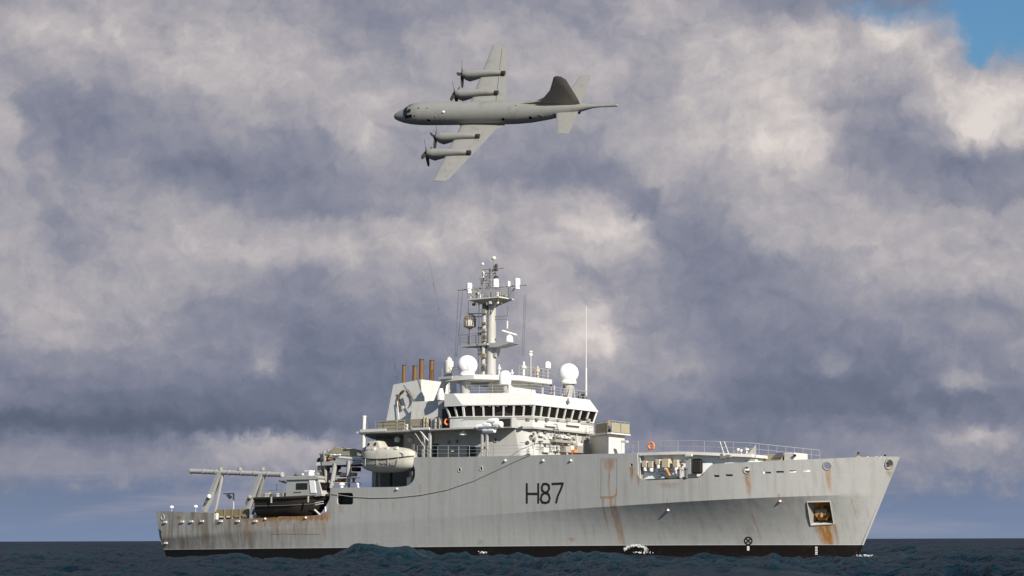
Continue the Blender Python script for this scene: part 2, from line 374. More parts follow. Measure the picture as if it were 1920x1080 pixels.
def hb(x, z):
    """half breadth of the hull"""
    X = min(x, xs(z)); u0 = 9.; U = 8.4 * (1 - max(0, (X - u0) / (xs(z) - u0)) ** 4.3)
    if x < -18: U -= 1.25 * min(1.1, ((-18 - x) / 26)) ** 2
    w0 = -4.; Wl = 8.25 * (1 - max(0, (X - w0) / (xs(z) - w0)) ** 2.5)
    if x < -14: Wl -= 1.6 * ((-14 - x) / 30) ** 2
    k = zk(x); s = max(-.5, z / k)
    if s >= 1:
        return max(0, U + .02 * (z - k) * min(1, max(0, (x - 5) / 20)))
    return max(0, Wl + (U - Wl) * (max(s, 0) ** 1.9))


def S(px, py):             # the same, on the hull's starboard skin
    y = -8.
    for _ in range(40):
        p = P(px, py, y); y = .5 * y - .5 * hb(p.x, p.z)
    return p


def arc(c, r, a0, a1, n=6): return [(c[0] + r * math.cos(rad(a0 + (a1 - a0) * i / n)), c[1] - r * math.sin(rad(a0 + (a1 - a0) * i / n))) for i in range(n + 1)]


ship = empty('survey_ship'); ship.matrix_world = MS
tag(ship, 'grey survey ship with rust streaks and H87 painted on its hull, lying on dark sea', 'ship')

# streaks: top position in the picture -> (x, z)
STREAKS = []
for px, py, ln, wd, am in [(1142, 862, 1.3, .95, .6), (1142, 866, 5.6, .14, .7), (1130, 932, 4.2, .2, .5), (1145, 932, 6.0, .24, .6), (1153, 925, 5.2, .18, .5), (1184, 875, 1.9, .33, .9), (1197, 890, 1.4, .3, .6),
                           (1401, 888, 2.6, .36, .75), (1551, 880, 2.6, .33, .6), (1543, 983, 2.6, 1.0, 1), (1549, 983, 4.2, .36, 1.2), (1563, 983, 2.6, .22, .7), (1535, 983, 1.2, .8, .9), (1255, 905, .7, 1.6, .4), (1668, 884, .6, .3, .5),
                           (1150, 945, 5.8, .55, .55), (1460, 926, 1.2, .2, .7), (1410, 965, 3.4, .14, .4), (707, 1018, .6, .16, .9), (780, 1021, .5, .12, .9), (335, 968, .55, .6, .8), (310, 985, 2.8, .2, .6), (372, 975, 1.2, .25, .6), (466, 980, 2.5, .6, .5), (520, 975, 3, .4, .6), (490, 978, 3.4, .3, .5),
                           (608, 975, 2.6, .5, .5), (552, 980, 2.5, .3, .5), (787, 908, 1.6, .3, .35), (640, 948, 1.2, .5, .3), (415, 975, 1.0, .3, .5), (575, 972, 2.2, .22, .6), (900, 1012, .7, .5, .3), (1072, 1008, .5, .6, .5)]:
    q = S(px, py); STREAKS.append((q.x, q.z, ln, wd, am))
_r = random.Random(4)
for k in range(26):                                        # thin weeps below scuppers and seams
    q = S(*_r.choice([(_r.uniform(300, 600), _r.uniform(975, 985)), (_r.uniform(640, 1100), _r.choice([903, 866, 940])), (_r.uniform(1200, 1600), _r.choice([905, 935, 885]))])); STREAKS.append((q.x, q.z, _r.uniform(.8, 3.2), _r.uniform(.04, .11), _r.uniform(.25, .6)))
M['hull'] = hull_material()

# outline of the starboard shell
hole_pts = []
outline = [(290, 958), (402, 961.5), (402.5, 974), (440, 973), (500, 971), (560, 968), (598, 966)] + arc((598, 946), 19, -90, 0, 6)[1:-1] + \
          [(617, 946), (619.5, 914.5), (745, 913)] + arc((756, 890), 22, -90, 0, 6) + [(778, 880), (775, 871), (768, 866), (762, 866), (762, 857.5), (860, 857), (1000, 853.5), (1100, 851.5), (1195, 849.5), (1196.5, 892), (1201, 898), (1212, 900.5), (1262, 898.5),
           (1308, 896), (1316, 892), (1325, 880), (1334, 871.5), (1342, 869.5), (1450, 864.5), (1560, 860), (1620, 857.5), (1660, 857), (1684, 857.8)]


def to_xz(pts): return [(lambda q: (q.x, q.z))(S(*p)) for p in pts]


def densify(pl, d=.6):
    out = []
    for a, b in zip(pl, pl[1:] + pl[:1]):
        n = max(1, int(math.hypot(b[0] - a[0], b[1] - a[1]) / d)); out += [(a[0] + (b[0] - a[0]) * i / n, a[1] + (b[1] - a[1]) * i / n) for i in range(n)]
    return out


oz = to_xz(outline); oz[0] = (xt(oz[0][1]), oz[0][1])
oz[-1] = (xs(9.33), 9.33)
ol = oz + [(xs(z), z) for z in (8.4, 7.5, 6.6, 5.7, 4.8, 3.9, 3, 2.1, 1.2, .39, -.5, -1.8)] + [(xt(z), z) for z in (-1.8, -.5, 1, 2.2, 3.4, 4.4)]


def circ(px, py, r, e=1, n=14): return [(px + r * math.cos(2 * math.pi * i / n), py + r * e * math.sin(2 * math.pi * i / n)) for i in range(n)]


def rrect(x0, y0, x1, y1, r):
    return arc((x1 - r, y0 + r), r, 90, 0, 3) + arc((x1 - r, y1 - r), r, 0, -90, 3) + arc((x0 + r, y1 - r), r, -90, -180, 3) + arc((x0 + r, y0 + r), r, -180, -270, 3)


ANCH = [(1513, 941), (1556, 940), (1563, 982), (1520, 984.5)]
FAIR = [(1400.5, 881.5, 5.6), (1551, 873.5, 6.2)]
BOWF = [(1668, 870, 7)]
SLOT = [(1430, 884.5, 1446, 888), (1455, 883, 1470, 887), (1480, 882, 1493, 886), (1505, 881.5, 1519, 885), (1338, 890.5, 1349, 894.5), (1360, 889, 1374, 893)]
PORT = [(862, 881, 4.2, 4.8), (902.5, 878.5, 4.2, 4.8), (1184, 872, 3.2, 4.2), (1128 + 0, 0, 0, 0)][:3]
holes = [to_xz(ANCH), to_xz(rrect(632, 924, 662, 946, 4))] + [to_xz(circ(*f)) for f in FAIR] + [to_xz([(x + (y - 870) * -.45, y) for x, y in circ(1667, 870, 6.5, 1.1)])] + \
        [to_xz(rrect(*s, 1.6)) for s in SLOT] + [to_xz(circ(p[0], p[1], p[2] * .7, p[3] / p[2])) for p in PORT]


def inside(p, poly):
    c = False; x, y = p; n = len(poly); j = n - 1
    for i in range(n):
        a, b = poly[i], poly[j]
        if (a[1] > y) != (b[1] > y) and x < (b[0] - a[0]) * (y - a[1]) / (b[1] - a[1]) + a[0]: c = not c
        j = i
    return c


def shell(side):
    """hull plating: outline with openings, triangulated on a grid and laid on the hull form"""
    pts = []; edges = []
    polys = [densify(ol)] + [densify(h, .3) for h in holes]
    for pl in polys:
        k = len(pts); pts += pl; edges += [(k + i, k + (i + 1) % len(pl)) for i in range(len(pl))]
    nb = len(pts); B = np.array(pts)
    for x in np.arange(-46, 46, .55):
        k = zk(x)
        for wv in (-6, -5, -4.2, -3.5, -2.9, -2.3, -1.8, -1.3, -.9, -.5, -.22, 0, .3, .8, 1.4, 2, 2.6, 3.2, 3.8, 4.4, 5, 5.6):
            p = (x, k + wv)
            if inside(p, ol) and np.min(np.hypot(B[:, 0] - p[0], B[:, 1] - p[1])) > .22: pts.append(p)
    v, ed, fc, *_ = geometry.delaunay_2d_cdt([Vector(p) for p in pts], edges, [], 0, 1e-5)
    me = MB(); V = [(p.x, side * hb(p.x, p.y), p.y) for p in v]; Fs = []
    for f in fc:
        c = ((v[f[0]].x + v[f[1]].x + v[f[2]].x) / 3, (v[f[0]].y + v[f[1]].y + v[f[2]].y) / 3)
        if inside(c, ol) and not any(inside(c, h) for h in holes): Fs.append(tuple(f) if side < 0 else tuple(f)[::-1])
    me.add(V, Fs); return me


def finish_shell(mb, name, side, parent):
    me = bpy.data.meshes.new(name); me.from_pydata(mb.v, [], mb.f)
    bm = bmesh.new(); bm.from_mesh(me)
    bmesh.ops.delete(bm, geom=[v for v in bm.verts if not v.link_faces], context='VERTS')
    for f in bm.faces:
        f.normal_update()
        if f.normal.y * side < 0: f.normal_flip()
        f.smooth = True
    for e in bm.edges:
        a, b = e.verts; m_ = (a.co + b.co) / 2
        if e.is_boundary: e.smooth = False
        if abs(a.co.z - zk(a.co.x)) < .02 and abs(b.co.z - zk(b.co.x)) < .02 and 0 < m_.x < 41: e.smooth = False
    bm.to_mesh(me); bm.free(); me.materials.append(M['hull'])
    o = bpy.data.objects.new(name, me); COL.objects.link(o); o.parent = parent
    so_ = o.modifiers.new('plate', 'SOLIDIFY'); so_.thickness = .16; so_.offset = -1
    return o


hull = finish_shell(shell(-1), 'hull', -1, ship); hull['label'] = 'starboard hull side in weathered grey over a black waterline band'
hullp = finish_shell(shell(1), 'hull', 1, ship)
# stem bar and transom
mb = MB()
for z0 in np.arange(-1.8, 9.3, .5):
    z1 = min(z0 + .5, 9.33); mb.prism([(xs(z0) - .12, -.14, z0), (xs(z0) + .04, 0, z0), (xs(z0) - .12, .14, z0)], [(xs(z1) - .12, -.14, z1), (xs(z1) + .04, 0, z1), (xs(z1) - .12, .14, z1)])
mb.build('stem', M['hull'], ship)
mb = MB(); zz = [-1.8, -.5, 1, 2.2, 3.4, 4.4, oz[0][1]]
mb.prism([(xt(z), -hb(xt(z), z), z) for z in zz] + [(xt(z), hb(xt(z), z), z) for z in zz[::-1]], [(xt(z) + .15, -hb(xt(z), z) + .1, z) for z in zz] + [(xt(z) + .15, hb(xt(z), z) - .1, z) for z in zz[::-1]])
mb.build('transom', M['hull'], ship)

# decks (horizontal plates that follow the hull form) and the bulkheads at their breaks
def deck(x0, x1, z, name='deck', inset=.17, m='deck', t=.08):
    n = max(2, int((x1 - x0) / .8)); X = [x0 + (x1 - x0) * i / n for i in range(n + 1)]
    zf = z if callable(z) else (lambda x: z)
    a = [(x, -max(.02, hb(x, zf(x)) - inset), zf(x)) for x in X] + [(x, max(.02, hb(x, zf(x)) - inset), zf(x)) for x in X[::-1]]
    return MB().prism([(p[0], p[1], p[2] - t) for p in a], a).build(name, m, ship)


deck(-44.6, -16.9, 3.75); deck(-16.9, -5.0, 7.2); deck(-5.0, 22.3, 9.78); deck(22.3, 43.2, lambda x: 7.42 + (x - 22.3) * .03)
for x, z0, z1 in ((-16.95, 3.8, 7.12), (-4.95, 7.2, 9.7), (22.25, 7.42, 9.75)):
    MB().box(x - .06, x + .06, -hb(x, z1) + .3, hb(x, z1) - .3, z0, z1).build('bulkhead', 'grey', ship)

# --- hull fittings
def nrm(p):
    e = .05; y0 = hb(p.x, p.z); return Vector((-(hb(p.x + e, p.z) - y0) / e, -1, -(hb(p.x, p.z + e) - y0) / e)).normalized()


def on(px, py, off=.01):
    p = S(px, py); return p + nrm(p) * off


def skin(mbb, pts, w_, off=.012):
    """painted line that follows the plating"""
    for a, b in zip(pts[:-1], pts[1:]):
        n = max(1, int(math.hypot(b[0] - a[0], b[1] - a[1]) / 8))
        for i in range(n):
            p = on(a[0] + (b[0] - a[0]) * i / n, a[1] + (b[1] - a[1]) * i / n, off); q = on(a[0] + (b[0] - a[0]) * (i + 1) / n, a[1] + (b[1] - a[1]) * (i + 1) / n, off)
            d = (q - p).normalized(); s = d.cross(nrm(p)) * w_ / 2; p = p - d * w_ * .25; q = q + d * w_ * .25
            N = nrm(p) * .006
            mbb.prism([p - s, p + s, q + s, q - s], [p - s + N, p + s + N, q + s + N, q - s + N])
    return mbb


for g in ([[(988, 907), (988, 943)], [(1009.5, 907), (1009.5, 943)], [(988, 926), (1009.5, 926)]],
          [[(1016, 914), (1018.5, 908), (1024, 907), (1029, 910), (1030, 916), (1027, 922), (1022, 924), (1017, 920), (1016, 914)], [(1022, 924), (1016, 928), (1014, 936), (1017, 942), (1023, 943), (1029, 941), (1031, 934), (1029, 927), (1022, 924)]],
          [[(1035.5, 907.5), (1055.5, 906.5), (1052, 917), (1046, 930), (1043, 942.5)]]):
    mb = MB()
    for l in g: skin(mb, l, .235)
    mb.build('hull_number', 'paintblack', hull)
mb = MB(); skin(mb, circ(1403, 1014, 7, 1, 16) + [(1410, 1014)], .13); skin(mb, [(1398, 1009), (1408, 1019)], .13); skin(mb, [(1398, 1019), (1408, 1009)], .13); mb.build('thruster_mark', 'paintblack', hull)
for g in [[(1403, 1025), (1403, 1031)]] + [[(1529, 1026 + k * 3.2), (1532.5, 1026 + k * 3.2)] for k in range(5)]:
    mb = MB(); skin(mb, g, .22 if g[0][0] < 1500 else .09); mb.build('draught_mark', 'white', hull)
mb = MB()
for a in ([(1127, 860), (1127, 935)], [(1157, 860), (1157, 928), (1153, 933), (1127, 935)], [(1127, 860), (1157, 860)]): skin(mb, a, .05, .008)
mb.build('pilot_door', 'grey2', hull, label='outline of a side door bleeding rust')
mb = MB(); skin(mb, [(1126, 931.5), (1150, 931), (1156, 927), (1156.5, 915)], .09, .012); mb.build('door_step', 'rusty', hull)
for a in ([(511, 1001), (530, 1001.5)], [(533, 1001), (570, 1001)], [(572, 1001.5), (602, 1001)]):
    mb = MB(); skin(mb, a, .06, .012); mb.build('rubbing_strip', 'rusty', hull)


def fairlead(px, py, r, ell=1, rust=True):
    p = S(px, py); n = nrm(p); k = r / 19.5
    o = MB().torus(p, n, k * 1.12, k * .22, ell=ell).build('fairlead', 'grey2' if rust else 'grey', hull)
    u = n.cross(Vector((0, 0, 1))).normalized(); v = n.cross(u); vs = []
    for d_ in (0, .45):
        vs.append([p - n * d_ + (u * math.cos(2 * math.pi * i / 16) * ell + v * math.sin(2 * math.pi * i / 16)) * k * 1.08 for i in range(16)])
    MB().loft(vs, cap=False).build('sleeve', 'pale', o)
    MB().cone(p - n * .5 - v * k * .3, p - n * .52 - v * k * .3 + u * .01, .01).build('shadow_gap', 'dark', o) if False else None
    return o


for f in FAIR: fairlead(*f)
fairlead(1667, 870, 8, .8)
fairlead(305, 970, 5, rust=False)
for px, py in [(311, 979), (343, 978), (360, 977.5), (380, 977), (415, 977), (447, 977), (480, 977), (312, 1018)]:
    p = on(px, py); MB().box(p.x - .22, p.x + .22, p.y - .16, p.y + .05, p.z - .1, p.z + .1).build('roller', 'pale', hull)
for px, py in [(948, 864), (1019, 864), (1071, 864), (745, 917), (1253, 957), (498, 973), (574, 971), (1463, 940)]:
    p = on(px, py); MB().lathe([(.02, 0), (.14, 0), (.13, .1), (.05, .2)], (p.x, p.y - .05, p.z - .05), 10).build('hull_lamp', 'pale', hull)
for px, py, a, b in PORT[:2]:
    p = S(px, py); o = MB().torus(p, (0, -1, 0), a / 19, .05, ell=.85).build('porthole', 'grey', hull)
    MB().lathe([(.2, 0), (.2, .02)], (p.x, p.y + .2, p.z), 14, 'y').build('glass', 'glass', o)
    MB().side([(p.x - .02, p.z - .2), (p.x + .2, p.z - .14), (p.x + .2, p.z + .14), (p.x + .05, p.z + .2)], p.y + .08, p.y + .12).build('deadlight', 'radome', o)
# mooring boom line draped along the side
mb = MB(); pts = [on(x, y, .05) for x, y in ((622, 926), (660, 931.5), (700, 933.5), (745, 932.5), (790, 928), (840, 918), (890, 901), (935, 880), (975, 861), (995, 853))]; mb.path(pts, .035, 5); mb.build('mooring_line', 'rope', hull)
# pocket for the anchor
a = [S(*p) for p in ANCH]; n = nrm(S(1538, 962)); din = Vector((0, 1.5, 0))
o = MB().loft([a, [q + Vector((-.1, 1.5, 0)) for q in a]], cap=False).build('anchor_pocket', 'grey2', hull)
bq = [q + Vector((-.1, 1.5, 0)) for q in a]; MB().prism(bq, [q + Vector((0, .05, 0)) for q in bq]).build('pocket_back', 'rusty', o)
mb = MB()
for i in range(4):
    p, q = a[i] + n * .03, a[(i + 1) % 4] + n * .03; mb.cone(p, q, .06, .06, 6)
mb.build('pocket_rim', 'grey', o)
c = (a[0] + a[1] + a[2] + a[3]) / 4 + Vector((-.2, .62, .12))
mb = MB(); mb.cone(c + Vector((0, .2, 1.0)), c + Vector((0, -.1, -.55)), .13, .16, 8)
mb.prism([c + Vector(v) for v in ((-.8, 0, -.25), (-.75, -.1, -.05), (-.35, -.25, -.45), (.35, -.25, -.45), (.75, -.1, -.05), (.8, 0, -.25), (.35, 0, -.75), (-.35, 0, -.75))], [c + Vector(v) + Vector((0, .35, 0)) for v in ((-.8, 0, -.25), (-.75, -.1, -.05), (-.35, -.25, -.45), (.35, -.25, -.45), (.75, -.1, -.05), (.8, 0, -.25), (.35, 0, -.75), (-.35, 0, -.75))])
mb.prism([c + Vector(v) for v in ((-.9, .1, .75), (-.5, -.1, .95), (.5, -.1, .95), (.9, .1, .75), (0, .1, .55))], [c + Vector(v) + Vector((0, .3, 0)) for v in ((-.9, .1, .75), (-.5, -.1, .95), (.5, -.1, .95), (.9, .1, .75), (0, .1, .55))])
mb.build('anchor', 'rusty', o)
MB().box(c.x - .75, c.x + .55, c.y - .1, c.y + .4, c.z - .35, c.z + .3).build('anchor_crown', 'grey2', o, bevel=.1)
MB().prism([a[3] + Vector((.05, 0, .05)), a[2] + Vector((-.1, 0, .05)), a[2] + Vector((-.1, .9, .35)), a[3] + Vector((.05, .9, .35))], [a[3] + Vector((.05, 0, 0)), a[2] + Vector((-.1, 0, 0)), a[2] + Vector((-.1, .9, 0)), a[3] + Vector((.05, .9, 0))]).build('pocket_sill', 'pale', o)
# dark panel behind the boat bay side window
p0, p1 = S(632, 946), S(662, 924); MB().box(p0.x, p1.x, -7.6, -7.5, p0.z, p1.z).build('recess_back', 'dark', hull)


def railing(pts, h, parent=ship, m='grey', bars=3, step=1.5, r=.022, name='railing'):
    mb = MB(); pts = [Vector(p) for p in pts]
    for k in range(1, bars + 1): mb.path([p + Vector((0, 0, h * k / bars)) for p in pts], r * (.8 if k < bars else 1.1), 4)
    for a, b in zip(pts[:-1], pts[1:]):
        n = max(1, round((b - a).length / step))
        for i in range(n + 1): q = a + (b - a) * i / n; mb.cone(q, q + Vector((0, 0, h)), r, r, 4)
    return mb.build(name, m, parent)


# --- superstructure
sup = MB(); SP = [(-9, -5.2), (-9, -6), (5.7, -6.0), (7.0, -4.7), (7.0, 4.7), (5.7, 6), (-9, 6), (-9, 5.2)]
SB = [(-9, -5.2), (-9, -6), (6.4, -6.0), (7.7, -4.7), (7.7, 4.7), (6.4, 6), (-9, 6), (-9, 5.2)]
sup.plan(SB, 9.78, 12.9, SP); deckhouse = sup.build('deckhouse', 'mid', ship, bevel=.03)
for px, py in ((930, 825), (843, 829), (858, 828)):
    p = P(px, py, -6.0)
    o = MB().torus(p + Vector((0, -.03, 0)), (0, -1, 0), .2, .05).build('porthole', 'grey', deckhouse); MB().lathe([(.2, 0), (.2, .02)], (p.x, -6.06, p.z), 12, 'y').build('glass', 'glass', o)
for px0, px1, y0, y1, m in ((807, 822, 832, 857, 'dark'), (876, 892, 838, 856, 'dark')):
    a = P(px0, y1, -6.03); b = P(px1, y0, -6.03); MB().box(a.x, b.x, -6.06, -6.0, 9.8, b.z).build('side_door', m, deckhouse)
# aft deckhouse beneath the funnel, darker grey for the shade of the recess
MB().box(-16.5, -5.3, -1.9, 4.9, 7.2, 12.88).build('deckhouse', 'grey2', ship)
MB().plan([(-18.5, 0), (-13.2, -8.3), (-2.3, -8.3), (1.1, -8.25), (7.5, -5.2), (7.5, 5.2), (1.1, 8.25), (-13.2, 8.3)], 12.9, 13.06).build('boat_deck', 'grey', ship)
MB().box(-13.0, -9.4, -8.35, -8.28, 13.0, 13.3).build('deck_edge', 'pale', ship)
# bridge: sill wall, glazed band leaning outwards, overhanging fascia, roof
BA = [(-1.0, -8.15), (.85, -8.15), (7.45, -5.3), (7.45, 5.0), (.85, 8.15), (-1.0, 8.15)]
def off(pl, d):
    n = len(pl); out = []
    for i in range(n):
        a = Vector(pl[i - 1]); b = Vector(pl[i]); c = Vector(pl[(i + 1) % n]); u = (b - a).normalized(); v = (c - b).normalized()
        n1 = Vector((u.y, -u.x)); n2 = Vector((v.y, -v.x)); m_ = (n1 + n2).normalized(); out.append(tuple(b + m_ * d / max(.3, m_.dot(n1))))
    return out


bridge = MB().plan(BA, 13.06, 14.08).build('bridge', 'upper', ship, bevel=.02)
core = off(BA, -.35); top = off(BA, -.02)
MB().plan(core, 14.08, 15.2).build('bridge_interior', 'dark', bridge)
FB = off(BA, .4); FT = off(BA, -.35); FT[0] = FB[0]; FT[5] = FB[5]; FT[1] = (FB[1][0] - 1.15, FB[1][1] + .02); FT[4] = (FB[1][0] - 1.15, FB[4][1] - .02)
fascia = MB().plan(FB, 15.22, 15.3).plan(FB, 15.3, 16.5, FT).build('bridge_roof', 'upper', bridge)
MB().plan(off(BA, .08), 14.08, 14.17).build('window_sill', 'pale', bridge)
for s_ in (-1, 1): MB().box(-3.2, -1.0, s_ * 5.0 if s_ > 0 else -7.4, 7.4 if s_ > 0 else -5.0, 13.06, 15.9).build('bridge_lobby', 'mid', bridge)
MB().box(-2.6, -1.7, -7.46, -7.4, 13.1, 15.1).build('side_door', 'dark', bridge)
# windows and mullions along each side
WB = off(BA, 0.0); WT = off(BA, .3); z0, z1 = 14.17, 15.22
proto = {}
for i, n in ((0, 2), (1, 7), (2, 8), (3, 7), (4, 2)):
    A0, A1, T0, T1 = (Vector((*WB[i], z0)), Vector((*WB[i + 1], z0)), Vector((*WT[i], z1)), Vector((*WT[i + 1], z1)))
    out = Vector(((WB[i + 1][1] - WB[i][1]), -(WB[i + 1][0] - WB[i][0]), 0)).normalized()
    for k in range(n + 1):
        t = k / n; a = A0.lerp(A1, t); b = T0.lerp(T1, t); d = (A1 - A0).normalized() * .085
        MB().prism([a - d, a + d, a + d - out * .16, a - d - out * .16], [b - d, b + d, b + d - out * .16, b - d - out * .16]).build('mullion', 'upper', bridge)
        if k < n:
            t0, t1 = (k + .09) / n, (k + .91) / n; e_ = out * .1
            a0, a1, b0, b1 = A0.lerp(A1, t0) - e_, A0.lerp(A1, t1) - e_, T0.lerp(T1, t0) - e_, T0.lerp(T1, t1) - e_
            MB().prism([a0, a1, b1, b0], [v - out * .03 for v in (a0, a1, b1, b0)]).build('window', 'glass', bridge)
# lamps and wipers along the roof edge
for t in np.linspace(.05, .95, 9):
    a = Vector((*FB[1], 15.16)).lerp(Vector((*FB[2], 15.16)), t) - Vector((.2, -.2, 0)); MB().box(a.x - .12, a.x + .12, a.y - .12, a.y + .12, a.z - .06, a.z + .06).build('lamp', 'pale', bridge)
p = Q(1063, 752, 7.6); MB().lathe([(.04, -.3), (.14, -.28), (.16, -.05), (.1, .05), (.05, .3)], (7.75, p.y, p.z), 10).build('horn', 'cable', bridge)
# handrail along the sill front
mb = MB(); G = off(BA, .16); mb.path([(*G[1], 13.95), (*G[2], 13.92), (*G[3], 13.92)], .03, 5); mb.build('handrail', 'cable', bridge)

# front face: platforms, ladder, lockers, lamps, vents
def fr(px, py, x=7.3): return Q(px, py, x)


def fbox(px0, py0, px1, py1, d, m, name, x=None, parent=deckhouse):
    x = x or 7.05 + (12.9 - Q((px0 + px1) / 2, (py0 + py1) / 2, 7.2).z) * .22
    a = Q(px0, py1, x); b = Q(px1, py0, x); return MB().box(x - .02, x + d, a.y, b.y, a.z, b.z).build(name, m, parent, bevel=.01)


for r in ((1013, 797, 1032, 799, .8, 'pale'), (1052, 795, 1076, 797.5, .9, 'pale'), (1031, 827, 1062, 829, .7, 'grey2')): fbox(*r, 'shelf')
for r in ((1016, 789, 1028, 794, .35), (1022, 792, 1034, 797, .3), (1056, 790, 1068, 795, .4), (1093, 788, 1102, 797, .45), (1093, 801, 1103, 806, .3)): fbox(*r, 'pale', 'locker')
for px, py in ((994, 823), (1002, 823), (1039, 826), (1068, 823), (999, 814)):
    p = fr(px, py, 7.3); o = MB().torus((7.38, p.y, p.z), (1, 0, .2), .17, .05).build('porthole', 'grey2', deckhouse); MB().lathe([(.16, 0), (.16, .02)], (7.36, p.y, p.z), 10, 'x').build('glass', 'dark', o)
for r in ((1008, 815, 1016, 818, .35), (1041, 817, 1050, 820, .35), (1054, 819, 1063, 822.5, .45), (1014, 840, 1024, 848, .4), (987, 843, 998, 851, .4), (1035, 836, 1044, 846, .4), (1066, 836, 1074, 846, .3)): fbox(*r, 'pale', 'vent_cowl')
for r in ((1048, 838, 1058, 848, .9, 'rope'), (1076, 832, 1088, 846, .5, 'pale')): fbox(*r, 'winch')
fbox(1064, 844, 1070, 849, .9, 'orange', 'float')
for py in (844.5, ):
    fbox(1072, 837, 1090, 849, .7, 'grey2', 'hose_rack')
mb = MB(); l0 = fr(1037, 795, 7.5); l1 = fr(1046, 842, 8.1); l0b = fr(1044, 795, 7.5); l1b = fr(1058, 842, 8.1)
mb.cone(l0, l1, .035, n=5); mb.cone(l0b, l1b, .035, n=5)
for k in range(11): mb.cone(l0.lerp(l1, k / 10), l0b.lerp(l1b, k / 10), .03, n=4)
mb.build('ladder', 'cable', deckhouse)
mb = MB()
for (x0, y0), (x1, y1) in (((997, 782), (997, 800)), ((1014, 784), (1014, 797)), ((1048, 785), (1048, 797))):
    pass
a, b = fr(1000, 782, 7.5), fr(1100, 791, 7.5)
mb.cone(fr(975, 830, 7.4), fr(1092, 833, 7.6), .03, n=5); mb.cone(fr(1000, 838, 7.8), fr(1060, 840, 7.8), .03, n=5)
for px in (998, 1013, 1030, 1047, 1062, 1079, 1092): mb.cone(fr(px, 832, 7.5), fr(px + 1, 848, 7.8), .025, n=4)
mb.build('railing', 'cable', deckhouse)
rf = random.Random(21)
for k in range(46):
    px = rf.uniform(1002, 1104); py = rf.uniform(800, 846); w_ = rf.uniform(1.5, 5); h_ = rf.uniform(1.2, 4.5); kind = rf.random()
    if kind < .6: fbox(px, py, px + w_, py + h_, rf.uniform(.12, .4), rf.choice(['pale', 'mid', 'grey2', 'upper', 'cable']), rf.choice(['junction_box', 'vent_cowl', 'lamp', 'hose_box']))
    elif kind < .85:
        p_ = fr(px, py, 7.3 + (12.9 - fr(px, py).z) * .22); MB().cone((p_.x, p_.y, p_.z), (p_.x + .02, p_.y, p_.z - rf.uniform(.5, 1.3)), .035, n=5).build('pipe', rf.choice(['cable', 'grey2', 'pale']), deckhouse)
    else:
        p_ = fr(px, py, 7.35 + (12.9 - fr(px, py).z) * .22); MB().lathe([(.12, 0), (.16, .1), (.1, .2)], (p_.x, p_.y, p_.z), 8, 'x').build('lamp', 'cable', deckhouse)
for px in (985, 1003, 1022, 1044, 1061, 1083, 1099): fbox(px, rf.uniform(784, 787), px + rf.uniform(3, 6), rf.uniform(788, 791), .2, rf.choice(['pale', 'grey2', 'cable']), 'deck_lamp', x=7.5, parent=bridge)
# dark doorway and hanging fenders under the starboard wing front
a, b = Q(938, 806, 5.2), Q(953, 790, 5.2)
o = MB().box(4.3, 6.0, -6.9, -6.02, 12.95, 14.0).build('wing_locker', 'grey', ship); MB().box(4.45, 5.85, -6.93, -6.9, 13.08, 13.86).build('opening', 'dark', o)
for px, py, l in ((903, 801, 1.4), (915, 797, 1.2), (925, 790, 1.3), (934, 796, 1.2), (912, 806, 1.0), (922, 806, 1.1)):
    p = P(px, py, -8.0); MB().lathe([(.05, -l / 2), (.3, -l / 2 + .15), (.34, 0), (.3, l / 2 - .15), (.05, l / 2)], tuple(p), 12, 'x').build('life_raft_canister', 'radome', ship)
MB().box(P(902, 806, -8).x, P(936, 806, -8).x, -8.4, -7.3, 12.92, 13.06).build('raft_shelf', 'grey', ship)
for px in (904, 913): MB().box(P(px, 850, -8.0).x - .1, P(px, 850, -8.0).x + .1, -8.1, -7.9, 9.8, 12.95).build('pillar', 'grey', ship)
p = P(868, 813, -7.5); MB().lathe([(.03, .35), (.12, .3), (.42, -.05), (.4, -.15)], tuple(p), 14).build('floodlight', 'radome', ship)
MB().cone(p + Vector((0, 0, .3)), p + Vector((-.7, 0, .95)), .05).build('lamp_bracket', 'rope', ship)
p = P(849, 845, -6.3); MB().lathe([(.03, .35), (.12, .3), (.36, -.05), (.34, -.12)], (p.x, p.y, p.z), 12).build('floodlight', 'grey', ship)
railing([P(880, 855.5, -8.3), P(925, 855, -8.3), P(1000, 853, -8.3)], 1.0, bars=3, m='grey')
railing([P(782, 857, -8.3), P(880, 857, -8.3)], 1.15, bars=3, m='grey')
# boat deck rail, lockers, canvas behind
def dz_(px, y=-8.1): q = P(px, 806, y); return (q.x, y, 13.06)
railing([dz_(688), dz_(720), dz_(770), dz_(828)], 1.05, bars=3, m='grey2')
mb = MB().box(dz_(708)[0], dz_(742)[0], -8.0, -7.9, 13.1, 14.15).box(dz_(745)[0], dz_(757)[0], -8.0, -7.9, 13.15, 14.1); mb.build('rail_canvas', 'canvas', ship)
MB().box(dz_(762)[0], dz_(790)[0], -7.6, -6.6, 13.06, 14.2).build('deck_locker', 'canvas', ship, bevel=.03)
MB().box(dz_(742)[0], dz_(758)[0], -7.7, -6.9, 13.06, 13.7).build('deck_locker', 'pale', ship, bevel=.03)
for px, h in ((791, 1.35), (796, 1.3), (812, 1.2), (820, 1.25)):
    q = dz_(px); MB().lathe([(.16, 0), (.16, h - .1), (.1, h)], (q[0], -7.7, 13.06), 10).build('gas_bottle', 'canvas' if px < 800 else 'grey2', ship)
q = P(683, 785, -8.0); MB().lathe([(.2, 0), (.2, 4.0), (.24, 4.02), (.24, 4.15)], (q.x, -8.0, 10.6), 12).build('post', 'pale', ship)
MB().box(q.x - .8, q.x + 1.0, -8.3, -7.7, 12.9, 13.1).build('post_bracket', 'pale', ship)
